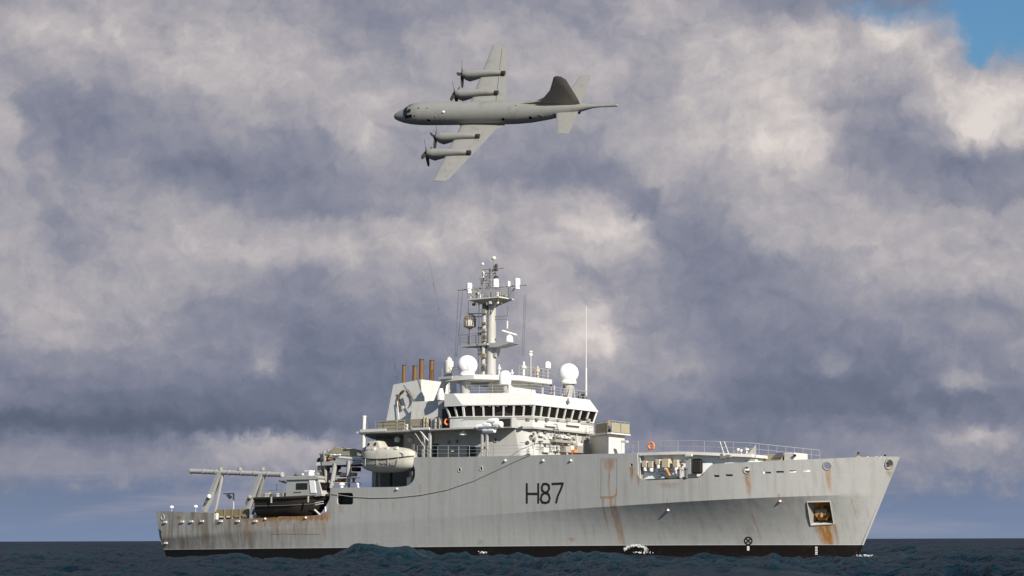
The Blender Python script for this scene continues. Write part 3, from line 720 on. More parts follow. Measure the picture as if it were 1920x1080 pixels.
for px in (794, 806):
    p = P(px, 850, -8.0); MB().box(p.x - .12, p.x + .12, -8.12, -7.9, 9.9, 12.9).build('pillar', 'grey', ship)
MB().cone(P(786, 806, -8.3), P(803, 826, -8.3), .07).build('davit_brace', 'pale', ship)
MB().box(P(774, 806, -8.3).x, P(806, 806, -8.3).x, -8.45, -8.25, 12.98, 13.2).build('davit_head', 'pale', ship)
MB().path([P(770, 800, -8.2), P(782, 818, -8.2), P(795, 838, -8.2)], .05).build('fall_wire', 'rope', ship)
for px, py in ((770, 823), (745, 823)):
    p = P(px, py, -7.2); MB().lathe([(.05, .3), (.3, .1), (.3, -.3), (.1, -.35)], tuple(p), 10).build('floodlight', 'grey', ship)

# funnel casing: tapering block with raked after edge
f0 = [(-14.3, -3.2), (-9.1, -3.2), (-9.1, 3.2), (-14.3, 3.2)]; f1 = [(-13.3, -2.9), (-9.3, -2.9), (-9.3, 2.9), (-13.3, 2.9)]
fun = MB().prism([(x, y, 13.06) for x, y in f0], [(x, y, 18.45 + (x + 13.3) * .09) for x, y in f1]).build('funnel', 'upper', ship, bevel=.04)
MB().plan([(-9.1, -5.0), (-1.8, -5.0), (-1.8, 5.0), (-9.1, 5.0)], 13.06, 16.3, [(-9.1, -4.6), (-2.2, -4.6), (-2.2, 4.6), (-9.1, 4.6)]).build('deckhouse', 'upper', ship, bevel=.03)
for px, py, h, r in ((757, 718, 1.9, .19), (777.5, 713, 1.55, .25), (790, 712, 2.15, .25), (809, 712, 2.1, .25)):
    yy = {757: -1.2, 777.5: .9, 790: -1.2, 809: 1.8}[px]; q = P(px, py, yy)
    o = MB().lathe([(r, -.4), (r, h)], (q.x, yy, q.z), 16).build('exhaust_pipe', 'brown', fun); MB().lathe([(r * 1.06, 0), (r * 1.06, .09), (r * .7, .1), (r * .7, .02)], (q.x, yy, q.z + h - .05), 16).build('pipe_rim', 'dark', o)
# hose crescent and crane jib lying across the casing
c = P(760, 749, -3.15); mb = MB()
mb.path([c + Vector((math.cos(rad(a_)) * .95, 0, math.sin(rad(a_)) * .98)) for a_ in range(100, 236, 15)], .11, 6); mb.build('hose_loop', 'brown', fun, label='curved brown hose against the grey casing')
mb = MB(); mb.path([c + Vector((math.cos(rad(a_)) * .95, -.02, math.sin(rad(a_)) * .98)) for a_ in range(-50, 60, 15)], .06, 6); mb.build('hose_loop', 'cable', fun)
p = c + Vector((-.25, -.05, -.85)); MB().lathe([(.2, 0), (.2, .08)], (p.x, p.y - .1, p.z), 12, 'y').build('hose_coupling', 'pale', fun)
mb = MB(); a, b = P(757, 722, -3.6), P(794, 780, -3.9); mb.cone(a, b, .06, .09, 6); mb.cone(a.lerp(b, .18), a.lerp(b, .4), .22, .12, 6); mb.cone(b + Vector((0, 0, .1)), (b.x, b.y, 13.1), .35, .4, 8); mb.build('small_crane', 'cable', ship)
MB().cone(P(745, 752, -3.25), P(749, 800, -3.4), .05).build('casing_pipe', 'pale', fun)
# raked legs and arch carrying the after end of the radome platform
Wl_ = []
LG = [(811, 757), (827, 757), (832, 722), (848, 707), (842, 698), (833, 703)]
arch = MB().prism([P(*p, -4.8) for p in LG], [P(*p, -4.8) + Vector((0, .4, 0)) for p in LG])
arch.build('platform_leg', 'upper', ship)
MB().lathe([(.3, 0), (.42, .1), (.42, .7), (.3, 1.0), (.25, 1.3)], tuple(P(826, 752, -5.4)), 12).build('ventilator', 'pale', ship)
q = P(841, 690, -4.8)
plat = MB().plan([(-4.4, -5.6), (.3, -6.0), (3.6, -2.6), (3.6, 2.9), (1.5, 4.5), (-4.4, 4.5)], 18.12, 18.62).build('radome_platform', 'upper', ship, bevel=.02)
MB().plan([(-.9, -3.0), (2.6, -3.0), (2.6, 1.6), (-.9, 1.6)], 16.3, 18.12, [(-.2, -2.8), (2.4, -2.8), (2.4, 1.5), (-.2, 1.5)]).build('deckhouse', 'upper', ship, bevel=.02)
for y in (2.2, 4.2): MB().cone((2.9, y, 16.45), (2.9, y, 18.12), .1).build('pillar', 'grey', ship)
MB().cone((-1.6, -5.0, 16.45), (-1.6, -5.0, 18.1), .42, .62, 16).build('pillar', 'grey', ship)


def radome(c, r, h, name='radome', squash=.98, parent=ship, m='radome'):
    """drum skirt under a sphere"""
    pr = [(r * .74, -h), (r * .80, -h + .02)]
    a0 = -42
    for k in range(13):
        a_ = rad(a0 + (90 - a0) * k / 12); pr.append((r * math.cos(a_) + 1e-4, r * squash * math.sin(a_)))
    o = MB().lathe(pr, c, 28).build(name, m, parent)
    MB().lathe([(r * .84, -h * .93), (r * .84, -h * .86)], c, 28).build('skirt_band', 'pale', o)
    MB().cone((c[0], c[1], c[2] - h - .6), (c[0], c[1], c[2] - h + .02), r * .3, r * .5, 12).build('pedestal', 'grey', o)
    return o


p = P(876, 685, -5.0); radome(tuple(p), 1.06, 1.2)
p = P(1066, 700, 5.0); rd = radome(tuple(p), 1.07, 1.15)
MB().cone((p.x, 5.0, 16.4), (p.x, 5.0, p.z - 1.15), .35, .6, 12).build('radome_pedestal', 'grey', ship)
mb = MB()
for a_ in range(0, 360, 60): mb.cone((p.x + .9 * math.cos(rad(a_)), 5 + .9 * math.sin(rad(a_)), 16.45), (p.x + .5 * math.cos(rad(a_ + 30)), 5 + .5 * math.sin(rad(a_ + 30)), p.z - 1.15), .05)
mb.build('brace', 'grey', rd)
q = P(947, 708, -3.6); MB().lathe([(.45, -.75), (.62, -.7), (.64, .1), (.55, .45), (.35, .66), (.02, .74)], tuple(q), 22).build('radome', 'radome', ship); MB().cone((q.x, q.y, 17.0), (q.x, q.y, q.z - .7), .15, .3, 10).build('pillar', 'grey', ship)
q = P(1027, 684, 3.6); MB().lathe([(.28, -.4), (.33, -.36), (.34, .05), (.25, .28), (.02, .38)], tuple(q), 18).build('radome', 'radome', ship); MB().cone((q.x, q.y, 18.62), (q.x, q.y, q.z - .38), .06, .12, 8).build('pillar', 'grey', ship)
# drum antenna on the starboard after corner with whip aerial
q = P(842, 688, -5.2); o = MB().lathe([(.45, -.62), (.48, -.55), (.48, .55), (.3, .68), (.26, .85), (.05, 1.05)], tuple(q), 20).build('drum_antenna', 'pale', ship)
MB().plan([(q.x - .9, -5.8), (q.x + .9, -5.8), (q.x + 1.6, -4.8), (q.x - .3, -4.8)], 18.35, 18.6).build('antenna_bracket', 'grey', ship)
MB().cone((q.x, q.y, q.z + 1), P(804, 488, -5.2), .035, .015, 5).build('whip_aerial', 'cable', ship)
for t in (.25, .5, .75):
    a_ = Vector((q.x, q.y, q.z + 1)).lerp(P(804, 488, -5.2), t); MB().ball(a_, .07, 2, 8).build('insulator', 'cable', ship)
MB().cone(P(1099, 742, 5.3), P(1099, 574, 5.3), .06, .03, 6).build('whip_aerial', 'pale', ship)
MB().cone(P(1099, 742, 5.3), P(1099, 690, 5.3), .11, .09, 8).build('aerial_base', 'pale', ship)
MB().cone(P(741, 700, -1.5), P(736, 600, -1.5), .025, .02, 5).build('whip_aerial', 'cable', ship)
MB().cone(P(741, 705, -1.5), (-12.4, -1.5, 18.4), .03, .03, 5).build('aerial_base', 'cable', ship)
# rails
railing([(-4.3, -5.5, 18.62), (.3, -5.9, 18.62)], .9, m='grey'); railing([(3.5, -2.6, 18.62), (3.5, 2.8, 18.62), (1.5, 4.4, 18.62)], 1.0, m='grey')
ft = [Vector((*v, 16.5)) for v in off(BA, -.45)]
railing([ft[1], ft[2], ft[3], ft[4]], .85, m='grey', r=.02)
# searchlight pole, camera heads
q = P(995, 700, .6); MB().cone((q.x, .6, 18.0), P(995, 668, .6), .11, .09, 8).build('lamp_pole', 'grey', ship); c = P(995, 665, .6); MB().ball(c, .2).build('camera_head', 'radome', ship); MB().lathe([(.02, .22), (.22, .25), (.2, .38), (.02, .42)], tuple(c), 12).build('pole_cap', 'pale', ship)
for px, py, y, s in ((982, 690, 0, 1), (1008, 696, 2, .8), (936, 692, -1, .7), (960, 700, -1.5, .6)):
    q = P(px, py, y); mb = MB(); mb.lathe([(.16 * s, -.9 * s), (.14 * s, -.1), (.3 * s, -.05), (.32 * s, .2 * s), (.15 * s, .25 * s), (.14 * s, .6 * s), (.02, .7 * s)], tuple(q), 12); mb.build('searchlight', 'pale' if s != .8 else 'crate', ship)

# --- mast
ma0, ma1 = P(920, 697, 0), P(926, 560, 0); mx0 = (ma0.x + ma1.x) / 2 - .1
mast = MB().cone((mx0, 0, 18.6), (mx0, 0, 27.3), .54, .43, 18).build('mast', 'mid', ship)
MB().cone((mx0 - .75, -.35, 18.6), (mx0 - .75, -.3, 26.6), .26, .26, 10).build('cable_trunk', 'grey', mast)
def mp(px, py, y=0): return P(px, py, y)
mb = MB(); c_ = mp(912, 655)
for k in range(26): mb.cone((mx0 - 1.0, -.85, 19 + k * .3), (mx0 - 1.45, -.35, 19 + k * .3), .02, n=4)
mb.cone((mx0 - 1.0, -.85, 18.7), (mx0 - 1.0, -.85, 27), .03, n=5); mb.cone((mx0 - 1.45, -.35, 18.7), (mx0 - 1.45, -.35, 27), .03, n=5); mb.build('mast_ladder', 'cable', mast)
# lower radar platform: forward bracket with scanner, after walkway
a, b = mp(958, 644), mp(925, 640)
pl = MB().side([(mx0 + .3, mp(930, 652).z), (mx0 + .3, mp(930, 646).z + .1), (mp(960, 643).x, mp(960, 642).z), (mp(966, 644).x, mp(966, 644).z), (mp(940, 652).x, mp(940, 650).z - .1)], -.75, .75).build('radar_bracket', 'grey', mast)
MB().side([(mx0 + .1, mp(925, 652).z), (mx0 + 1.1, mp(925, 650).z), (mx0 + .75, mp(925, 670).z), (mx0 + .3, mp(925, 668).z)], -.3, .3).build('gusset', 'grey', mast)
q = mp(955, 641); sc_ = MB().lathe([(.42, 0), (.42, .08), (.36, .5), (.26, .62), (.1, .75)], (q.x, 0, q.z), 16).build('radar_scanner', 'radome', mast)
a, b = mp(941, 624), mp(969, 634); az_ = rad(28); dv = Vector((.76, .58, -.28)).normalized(); cc = Vector((q.x, 0, q.z + .88))
sv = dv.cross(Vector((0, 0, 1))) * .16
MB().prism([cc - dv * .85 + sv, cc + dv * .85 + sv, cc + dv * .85 - sv, cc - dv * .85 - sv], [v + Vector((0, 0, .17)) for v in (cc - dv * .78 + sv * .6, cc + dv * .78 + sv * .6, cc + dv * .78 - sv * .6, cc - dv * .78 - sv * .6)]).build('radar_bar', 'pale', sc_, bevel=.02)
q0, q1 = mp(870, 648), mp(912, 648); z_ = mp(890, 647).z
MB().box(q0.x, mx0, -.7, .7, z_ - .18, z_).build('walkway', 'grey', mast)
MB().side([(q0.x + .3, z_ - .18), (mx0, z_ - .18), (mx0, z_ - .6)], -.1, .1).build('gusset', 'grey', mast)
railing([(mx0 - .5, -.7, z_), (q0.x, -.7, z_), (q0.x, .7, z_), (mx0 - .5, .7, z_)], 1.1, parent=mast, m='cable', step=1.0)
# caged lantern radome on a stalk over the walkway
q = mp(881, 602); rc_ = MB().lathe([(.3, -.65), (.52, -.6), (.55, -.1), (.45, .1), (.02, .2)], tuple(q), 20).build('lantern_radome', 'pale', mast)
mb = MB()
for k in range(16):
    a_ = 2 * math.pi * k / 16; u, v = math.cos(a_) * .62, math.sin(a_) * .62
    mb.path([(q.x + u, q.y + v, q.z - .6), (q.x + u, q.y + v, q.z + .25), (q.x + u * .8, q.y + v * .8, q.z + .55), (q.x + u * .35, q.y + v * .35, q.z + .75)], .026, 4)
mb.torus((q.x, q.y, q.z - .6), (0, 0.001, 1), .62, .04, 20, 5); mb.torus((q.x, q.y, q.z + .25), (0, .001, 1), .62, .03, 20, 5); mb.lathe([(.24, .74), (.24, .8)], tuple(q), 10); mb.build('cage', 'olive', rc_)
MB().lathe([(.12, z_ - q.z), (.1, -.9), (.4, -.68), (.3, -.62)], tuple(q), 12).build('stalk', 'grey2', rc_)
mb = MB()
for dz in (0, -.32): mb.cone((q.x, 0, mp(885, 588).z + dz), (mx0, 0, mp(912, 588).z + dz), .05, n=5)
mb.cone((mx0, 0, mp(930, 593).z), (mp(953, 593).x, 0, mp(953, 592).z), .05, n=5); mb.cone((mx0, 0, mp(930, 598).z), (mp(951, 599).x, 0, mp(951, 598).z), .04, n=5)
mb.cone((mp(953, 592).x, 0, mp(953, 592).z), (mp(953, 592).x, 0, mp(953, 592).z + .5), .04, n=5)
mb.build('spreader', 'grey2', mast)
MB().lathe([(.1, -.45), (.1, .35)], (mp(951, 608).x, 0, mp(951, 608).z), 8).build('small_antenna', 'pale', mast)
MB().lathe([(.35, -.25), (.35, .5)], (mx0 - .75, 0, mp(912, 577).z), 8).build('junction_box', 'olive', mast)
for py in (616, 626, 657, 664): q_ = mp(905, py); MB().box(q_.x - .3, q_.x + .2, -.5, -.1, q_.z - .12, q_.z + .12).build('junction_box', 'cable', mast)
# crow's-nest platform: inverted tray, rails, three arms with antennas
zt = mp(926, 563).z
tray = MB().plan([(mx0 - .5, -.5), (mx0 + .5, -.5), (mx0 + .5, .5), (mx0 - .5, .5)], zt - .55, zt + .05, [(mx0 - 2.3, -1.2), (mx0 + 1.9, -1.2), (mx0 + 1.9, 1.2), (mx0 - 2.3, 1.2)]).build('mast_platform', 'grey2', mast)
MB().plan([(mx0 - 2.35, -1.25), (mx0 + 1.95, -1.25), (mx0 + 1.95, 1.25), (mx0 - 2.35, 1.25)], zt + .05, zt + .16).build('platform_edge', 'pale', mast)
zu = zt + .16; h = 1.15
railing([(mx0 - 2.3, -1.2, zu), (mx0 + 1.9, -1.2, zu), (mx0 + 1.9, 1.2, zu), (mx0 - 2.3, 1.2, zu), (mx0 - 2.3, -1.2, zu)], h, parent=mast, m='grey2', bars=4, step=.7)
zy = zu + h
yard = MB(); yard.cone((mp(859, 540).x, 0, zy + .12), (mp(988, 540).x, 0, zy - .02), .06, .06, 6); yard.cone((mx0 - 2.3, 0, zu), (mp(880, 545).x, 0, zy - .1), .06); yard.cone((mx0 + 1.9, 0, zu), (mp(968, 545).x, 0, zy - .1), .06)
yard.cone((mp(859, 540).x, 0, zy + .1), (mp(857, 536).x, 0, zy + .35), .04)
yard.build('yardarm', 'grey2', mast)
for px in (880, 970): q_ = mp(px, 540); MB().lathe([(.2, -.45), (.27, -.4), (.27, -.1), (.3, -.08), (.3, .62), (.2, .72), (.02, .74)], (q_.x, 0, zy + .05), 16).build('cylinder_antenna', 'radome', mast)
for px in (954, ): q_ = mp(px, 540); MB().lathe([(.08, -.2), (.16, -.15), (.17, .35), (.02, .45)], (q_.x, 0, zy + .15), 12).build('cylinder_antenna', 'radome', mast)
for px in (866, 869, 953, 960): pass
topz = zy + .1; tx = mp(928, 520).x
MB().lathe([(.42, -.12), (.34, -.02), (.34, .62), (.26, .78), (.02, .82)], (tx + .15, 0, topz + .05), 16).build('cylinder_antenna', 'radome', mast)
tl = MB()
for sx, sy in ((-.8, -.4), (-.8, .4), (.2, .4), (.2, -.4)): tl.cone((mx0 + sx, sy, zy - .1), (mx0 + sx * .8, sy * .8, zy + 2.1), .045, n=5)
for dz in (.3, .8, 1.2, 1.6, 2.0): tl.path([(mx0 - .78, -.38, zy + dz), (mx0 + .2, -.38, zy + dz), (mx0 + .2, .38, zy + dz), (mx0 - .78, .38, zy + dz), (mx0 - .78, -.38, zy + dz)], .035, 4)
tl.cone((mp(905, 503).x, 0, zy + 2.1), (mp(945, 505).x, 0, zy + 2.0), .05, n=5); tl.cone((mp(945, 505).x, 0, zy + 1.7), (mp(945, 505).x, 0, zy + 2.5), .03, n=5)
tl.cone((mp(905, 503).x, 0, zy + 1.9), (mp(905, 503).x, 0, zy + 2.55), .05, n=5); tl.cone((mp(912, 505).x, 0, zy + 2.05), (mx0 - .6, 0, zy + 1.6), .04, n=5)
tl.cone((mp(904, 525).x, 0, zy + .1), (mp(904, 522).x, 0, zy + 1.3), .04, n=5)
tl.build('top_lattice', 'grey2', mast)
tpx = mp(926, 490).x; MB().cone((tpx, 0, zy + 1.8), (tpx, 0, zy + 3.0), .07, .06, 8).build('top_pole', 'grey2', mast)
MB().lathe([(.05, 0), (.2, .05), (.27, .2), (.18, .38), (.02, .42)], (tpx, 0, zy + 2.95), 14).build('mushroom_antenna', 'pale', mast)
for px, dz, s in ((930, 2.35, .18), (930, 1.95, .2), (930, 1.1, .26), (930, .75, .2), (922, 1.9, .14)):
    q_ = mp(px, 520); MB().lathe([(.05, -.2), (s, -.15), (s * .8, .12), (.03, .2)], (q_.x, 0, zy + dz), 10).build('navigation_light', 'dark', mast)
q_ = mp(905, 503); MB().lathe([(.1, -.1), (.18, 0), (.12, .2), (.02, .25)], (q_.x, 0, zy + 2.6), 10).build('navigation_light', 'pale', mast)
q_ = mp(906, 518); MB().lathe([(.22, -.05), (.22, .02), (.13, .1), (.14, .6), (.02, .7)], (q_.x, 0, zy + 1.2), 12).build('cylinder_antenna', 'radome', mast)
MB().prism([(q_.x - .35, -.3, zy + 1.12), (q_.x + .1, -.3, zy + .82), (q_.x + .5, -.3, zy + .9), (q_.x + .3, -.3, zy + 1.12)], [(q_.x - .35, .3, zy + 1.12), (q_.x + .1, .3, zy + .82), (q_.x + .5, .3, zy + .9), (q_.x + .3, .3, zy + 1.12)]).build('lamp_bracket', 'grey2', mast)
rm = random.Random(9)
for k in range(34):                                        # the crowd of small aerials, lamps and boxes on the masthead
    x = mx0 + rm.uniform(-2.2, 1.8); y = rm.uniform(-1.1, 1.1); h_ = rm.uniform(.25, .9); kind = rm.random(); z_0 = zu if k < 22 else zu - .75
    if kind < .4: MB().lathe([(.05, 0), (.07, h_ * .6), (.03, h_)], (x, y, z_0), 7).build('small_antenna', rm.choice(['pale', 'grey2', 'cable']), mast)
    elif kind < .75: MB().box(x - .13, x + .13, y - .13, y + .13, z_0 + .1, z_0 + .1 + h_ * .5).build('junction_box', rm.choice(['grey2', 'cable', 'olive', 'pale']), mast)
    else: MB().lathe([(.03, 0), (.03, h_ * .7), (.12, h_ * .72), (.13, h_ * .95), (.03, h_)], (x, y, z_0), 8).build('navigation_light', rm.choice(['dark', 'pale']), mast)
for k in range(12):
    z_0 = rm.uniform(19.3, 26.5); MB().box(mx0 - .62 - rm.uniform(0, .3), mx0 - .3, -.75, -.45, z_0, z_0 + rm.uniform(.15, .5)).build('junction_box', rm.choice(['grey2', 'cable', 'olive']), mast)
for dz, l_ in ((1.35, .9), (.55, 1.2)):
    MB().path([(mx0 - .3 - l_, 0, zy + dz), (mx0 - .3 + l_, 0, zy + dz)], .035, 5).build('crossarm', 'grey2', mast)
    for s_ in (-1, 1): MB().cone((mx0 - .3 + s_ * l_, 0, zy + dz - .2), (mx0 - .3 + s_ * l_, 0, zy + dz + .45), .03, n=5).build('dipole', 'grey2', mast)
for s_ in (-1, 1): MB().cone((mx0 + s_ * .3, -.5, zt - 1.5), (mx0 + s_ * 1.7, -1.0, zt - .1), .05, n=6).build('brace', 'grey2', mast)
for px in (985, 1001, 1015): q_ = P(px, 703, 1.5); MB().lathe([(.03, 0), (.03, .7), (.09, .72), (.08, .95)], (q_.x, 1.5, 18.6), 8).build('small_antenna', 'cable', ship)
# halyards
for p0, p1 in (((860, 541), (852, 690)), ((868, 541), (856, 670)), ((986, 553), (982, 668)), ((983, 553), (979, 668)), ((878, 560), (878, 588)), ((952, 572), (952, 592))):
    a, b = mp(*p0), mp(*p1); MB().path([a, b], .022, 4).build('halyard', 'cable', mast)

# --- raised deck forward with rails, white bulkhead with lockers
def U_(x): return hb(x, 9.3)
n = 14; X = [21.4 + (33.6 - 21.4) * i / n for i in range(n + 1)]
zf = lambda x: 9.72 - max(0, x - 27) * .055
a = [(x, -(min(U_(x) - .1, 8.15) - max(0, (x - 30)) * .12), zf(x)) for x in X]; a += [(x, -y, z) for x, y, z in a[::-1]]
fd = MB().prism([(p[0], p[1], p[2] - .05) for p in a], [(p[0], p[1], p[2] + .22) for p in a]).build('raised_deck', 'pale', ship)
X2 = [22.4, 24, 26, 29, 31.5, 33.2]; b_ = [(x, -(min(U_(x), 8.4) - .75 - max(0, x - 30) * .12), 0) for x in X2]
blk = [(x, y) for x, y, _ in b_] + [(x, -y) for x, y, _ in b_[::-1]]
bh = MB().prism([(x, y, 7.4) for x, y in blk], [(x, y, zf(x) - .05) for x, y in blk]).build('forward_bulkhead', 'radome', ship)
YB = -7.62
for x0, y0, x1, y1 in ((1204, 864, 1212.5, 876), (1215, 865, 1224, 877), (1229, 861, 1237, 871), (1241, 860, 1254, 877), (1262, 862, 1270.5, 876)):
    a, b = P(x0, y1, YB - .45), P(x1, y0, YB - .45); o = MB().box(a.x, b.x, YB - .5, YB + .1, a.z, b.z).build('wall_locker', 'crate', bh, bevel=.03); MB().lathe([(.16, -.35), (.2, -.02)], ((a.x + b.x) / 2, YB - .3, a.z), 10).build('locker_foot', 'radome', o)
a, b = P(1297, 889, YB - .03), P(1318, 860, YB - .03)
do = MB().box(a.x, b.x - .1, YB - .06, YB + .08, a.z, b.z).build('doorway', 'dark', bh, bevel=.15); MB().box(a.x - .5, a.x + .02, YB - .3, YB - .24, a.z, b.z).build('door', 'grey', do)
for xx in (1205, 1236, 1275, 1283, 1289):
    p = P(xx, 880, YB - .1); MB().cone((p.x, YB - .12, 7.45), (p.x, YB - .12, 8.5 if xx > 1240 else 9.4), .04, n=5).build('pipe', 'grey', bh)
MB().path([P(1203, 884, YB - .15), P(1228, 885, YB - .15), P(1262, 883, YB - .15), P(1290, 881, YB - .15)], .035, 5).build('pipe', 'grey2', bh)
MB().path([P(1234, 885, YB - .2), P(1250, 896, YB - .2)], .04, 5).build('pipe', 'cable', bh)
mb = MB(); mb.path([P(1249, 880, YB - .5), P(1256, 893, YB - .6)], .14, 8); mb.build('fire_hose', 'rusty', bh)
for px in (1287, 1276): p = P(px, 890, -7.95); MB().lathe([(.14, 0), (.14, .8), (.22, .82), (.22, .95)], (p.x, -7.95, 7.45), 10).build('bollard', 'cable' if px > 1280 else 'grey', ship)
for px in (1291, 853): pass
p = P(1291, 853, -8.1); MB().box(p.x - .35, p.x + .35, -8.15, -7.9, 9.45, 9.62).build('deck_lamp', 'pale', fd)
p = P(1413, 863, -6.3); MB().box(p.x - .3, p.x + .3, p.y - .2, p.y + .2, p.z - .08, p.z + .08).build('deck_lamp', 'pale', fd)
rp = [(x, -(min(U_(x) - .1, 8.15) - max(0, (x - 30)) * .12) + .1, zf(x) + .22) for x in (21.5, 25, 28, 30.4, 33.4)]
railing([Vector(p) for p in rp] + [Vector((33.4, -rp[-1][1], rp[-1][2]))], 1.05, parent=fd, m='grey', bars=2, step=1.6)
for p, q in (((1350, 828), (1358, 853)), ((1358, 828), (1367, 853))): MB().cone(P(*p, -6.8), P(*q, -6.9), .045).build('ladder_rail', 'pale', fd)
MB().prism([P(1400, 853, -5.9), P(1418, 833, -5.9), P(1418, 855, -5.9)], [P(1400, 853, -5.7), P(1418, 833, -5.7), P(1418, 855, -5.7)]).build('wind_screen', 'pale', fd)
for px, py, s in ((1390, 848, .8), (1400, 845, 1), (1378, 850, .5), (1384, 846, .7), (1407, 850, .6)):
    q = P(px, py, -5.5); MB().lathe([(.12 * s, -.55), (.1 * s, 0), (.24 * s, .05), (.2 * s, .25), (.02, .3)], tuple(q), 10).build('capstan', 'pale' if s > .6 else 'grey2', fd)
for px, py, s in ((1357, 857, 1), (1353, 853, .8), (1366, 855, .8)):
    q = P(px, py, -7.2); MB().box(q.x - .3 * s, q.x + .3 * s, q.y - .15, q.y + .15, q.z - .12, q.z + .12).build('fairlead_block', 'grey2', fd)
# side rail between the superstructure and the raised deck
railing([P(1165, 849, -8.2), P(1197, 849, -8.2)], 1.1, m='grey', bars=2, step=1.4)
# gun deck block forward of the bridge
q = Vector((12.3, .9, 0))
gd = MB().plan([(7.8, 3.9), (q.x, .9), (q.x, 3.7), (7.8, 4.7)], 9.8, 12.55).build('deckhouse', 'pale', ship, bevel=.03)
gz = 12.55; gq = P(1178, 820, .2)
MB().plan([(7.8, 3.5), (12.4, .5), (q.x + .5, .6), (q.x + .5, 4.0), (7.8, 4.8)], gz, gz + .14).build('platform', 'pale', gd)
for (x0, y0), (x1, y1) in (((9.6, 2.4), (12.4, .6)), ((q.x + .45, .65), (q.x + .45, 3.9))):
    v = Vector((x1 - x0, y1 - y0, 0)); u_ = Vector((v.y, -v.x, 0)).normalized() * .05; a0 = Vector((x0, y0, gz + .2)); a1 = Vector((x1, y1, gz + .2)); H = Vector((0, 0, .95))
    L_ = v.length; nn = max(1, round(L_ / 1.6))
    for i in range(nn):
        s0 = a0 + v * (i + .04) / nn; s1 = a0 + v * (i + .96) / nn
        MB().prism([s0, s1, s1 + H, s0 + H], [k + u_ for k in (s0, s1, s1 + H, s0 + H)]).build('screen_panel', 'canvas', gd)
railing([(8.0, 3.5, gz + .14), (12.4, .6, gz + .14), (q.x + .4, .7, gz + .14), (q.x + .4, 3.9, gz + .14)], 1.2, parent=gd, m='rope', step=.8)
MB().lathe([(.3, 0), (.25, .5), (.45, .6), (.4, 1.1), (.15, 1.3)], (11.3, 2.2, gz + .14), 10).build('gun_mount', 'olive', gd)
MB().box(11.6, 12.0, 1.4, 1.8, gz + .3, gz + .9).build('ammunition_box', 'blue', gd)
for px, py in ((1144, 826), (1172, 828)): p = P(px, py, 1.5); MB().box(p.x - .3, p.x + .3, p.y - .3, p.y + .2, p.z - .1, p.z + .1).build('deck_lamp', 'pale', gd)

# --- aft working deck
bo0, bo1 = P(357, 883.5, -6.2), P(530, 890, -6.2)
gan = MB().cone(bo0, bo1, .27, .27, 14).build('gantry_boom', 'grey', ship)
for t in np.linspace(.0, 1, 8):
    q = bo0.lerp(bo1, t * .98 + .01); MB().cone(q - (bo1 - bo0).normalized() * .07, q + (bo1 - bo0).normalized() * .07, .31, .31, 14).build('flange', 'grey2', gan)
MB().cone(P(357, 886, -6.1), P(465, 890, -6.1), .06).build('lower_pipe', 'cable', gan)
for top, foot, w_, m in (((414, 885), (383, 958), .27, 'grey'), ((418, 885), (402, 965), .13, 'grey'), ((492, 888), (463, 958), .27, 'grey'), ((497, 888), (474, 965), .13, 'grey2')):
    a, b = P(*top, -6.2), P(*foot, -6.2); d = (b - a).normalized(); s = d.cross(Vector((0, 1, 0))) * w_; t2 = Vector((0, w_, 0))
    MB().prism([a - s - t2, a + s - t2, a + s + t2, a - s + t2], [b - s - t2, b + s - t2, b + s + t2, b - s + t2]).build('gantry_leg', m, ship, bevel=.02)
for px, py in ((392, 931), (468, 932)):
    q = P(px, py, -6.7); MB().ball(q, .24).build('hinge_boss', 'radome' if px < 400 else 'grey2', ship); MB().cone(q + Vector((-.2, .1, -.1)), q + Vector((-.6, .1, -.7)), .14).build('hydraulic_ram', 'cable', ship)
for px in (414, 493, 450):
    q = P(px, 881, -6.2); MB().lathe([(.24, -.15), (.2, .15), (.05, .22)], (q.x, q.y, q.z + .1), 10).build('sheave', 'grey2', ship)
# lower bulwark parts: gate post, mesh screen, lockers, small davit
q = S(402, 975); MB().box(q.x - .1, q.x + .28, q.y, q.y + .35, 3.8, q.z + .75).build('gate_post', 'pale', ship)
a, b = P(406, 968, -7.2), P(467, 955, -7.2)
MB().box(a.x, b.x, -7.3, -7.1, a.z, b.z + .02).build('mesh_screen', 'olive', ship)
for x in np.linspace(a.x + .1, b.x - .1, 5): MB().box(x - .05, x + .05, -7.35, -7.05, 3.8, b.z + .06).build('screen_post', 'olive', ship)
for px0, px1, y0, y1, m in ((430, 456, 968, 975, 'pale'), (406, 424, 970, 975, 'blue'), (474, 487, 964, 974, 'pale'), (487, 493, 968, 975, 'rusty')):
    a, b = P(px0, y1, -7.0), P(px1, y0, -7.0); MB().box(a.x, b.x, -7.0, -6.4, 3.8, b.z).build('deck_box', m, ship, bevel=.03)
random.seed(3)
for k in range(16):
    px = 478 + k * 3.1 + random.uniform(-1, 1); py = 964 + random.uniform(0, 8) + max(0, (k - 8)) * .2; q = P(px, py, -6.9 + random.uniform(-.2, .3)); s = random.uniform(.14, .28)
    MB().ball(q, s, random.uniform(.6, 1.2), 8).build('mooring_gear', random.choice(['pale', 'grey2', 'rusty', 'rope', 'cable']), ship)
a = P(438, 955, -4.5); b = P(438, 925, -4.5); mb = MB(); mb.cone((a.x, a.y, 3.8), b, .11, .1, 8); mb.cone(b, P(419, 926, -4.5), .07, .06, 6); mb.cone(P(427, 928, -4.5), P(432, 933, -4.5), .2, .22, 8); mb.build('small_davit', 'grey', ship)
for px, py in ((322, 951), (367, 950)):
    q = P(px, py, -6.8); MB().cone((q.x, q.y, 5.0), q, .05).build('lamp_stem', 'grey', ship); MB().lathe([(.02, .2), (.2, .12), (.24, -.05), (.1, -.18)], tuple(q), 12).build('stern_lamp', 'radome', ship)
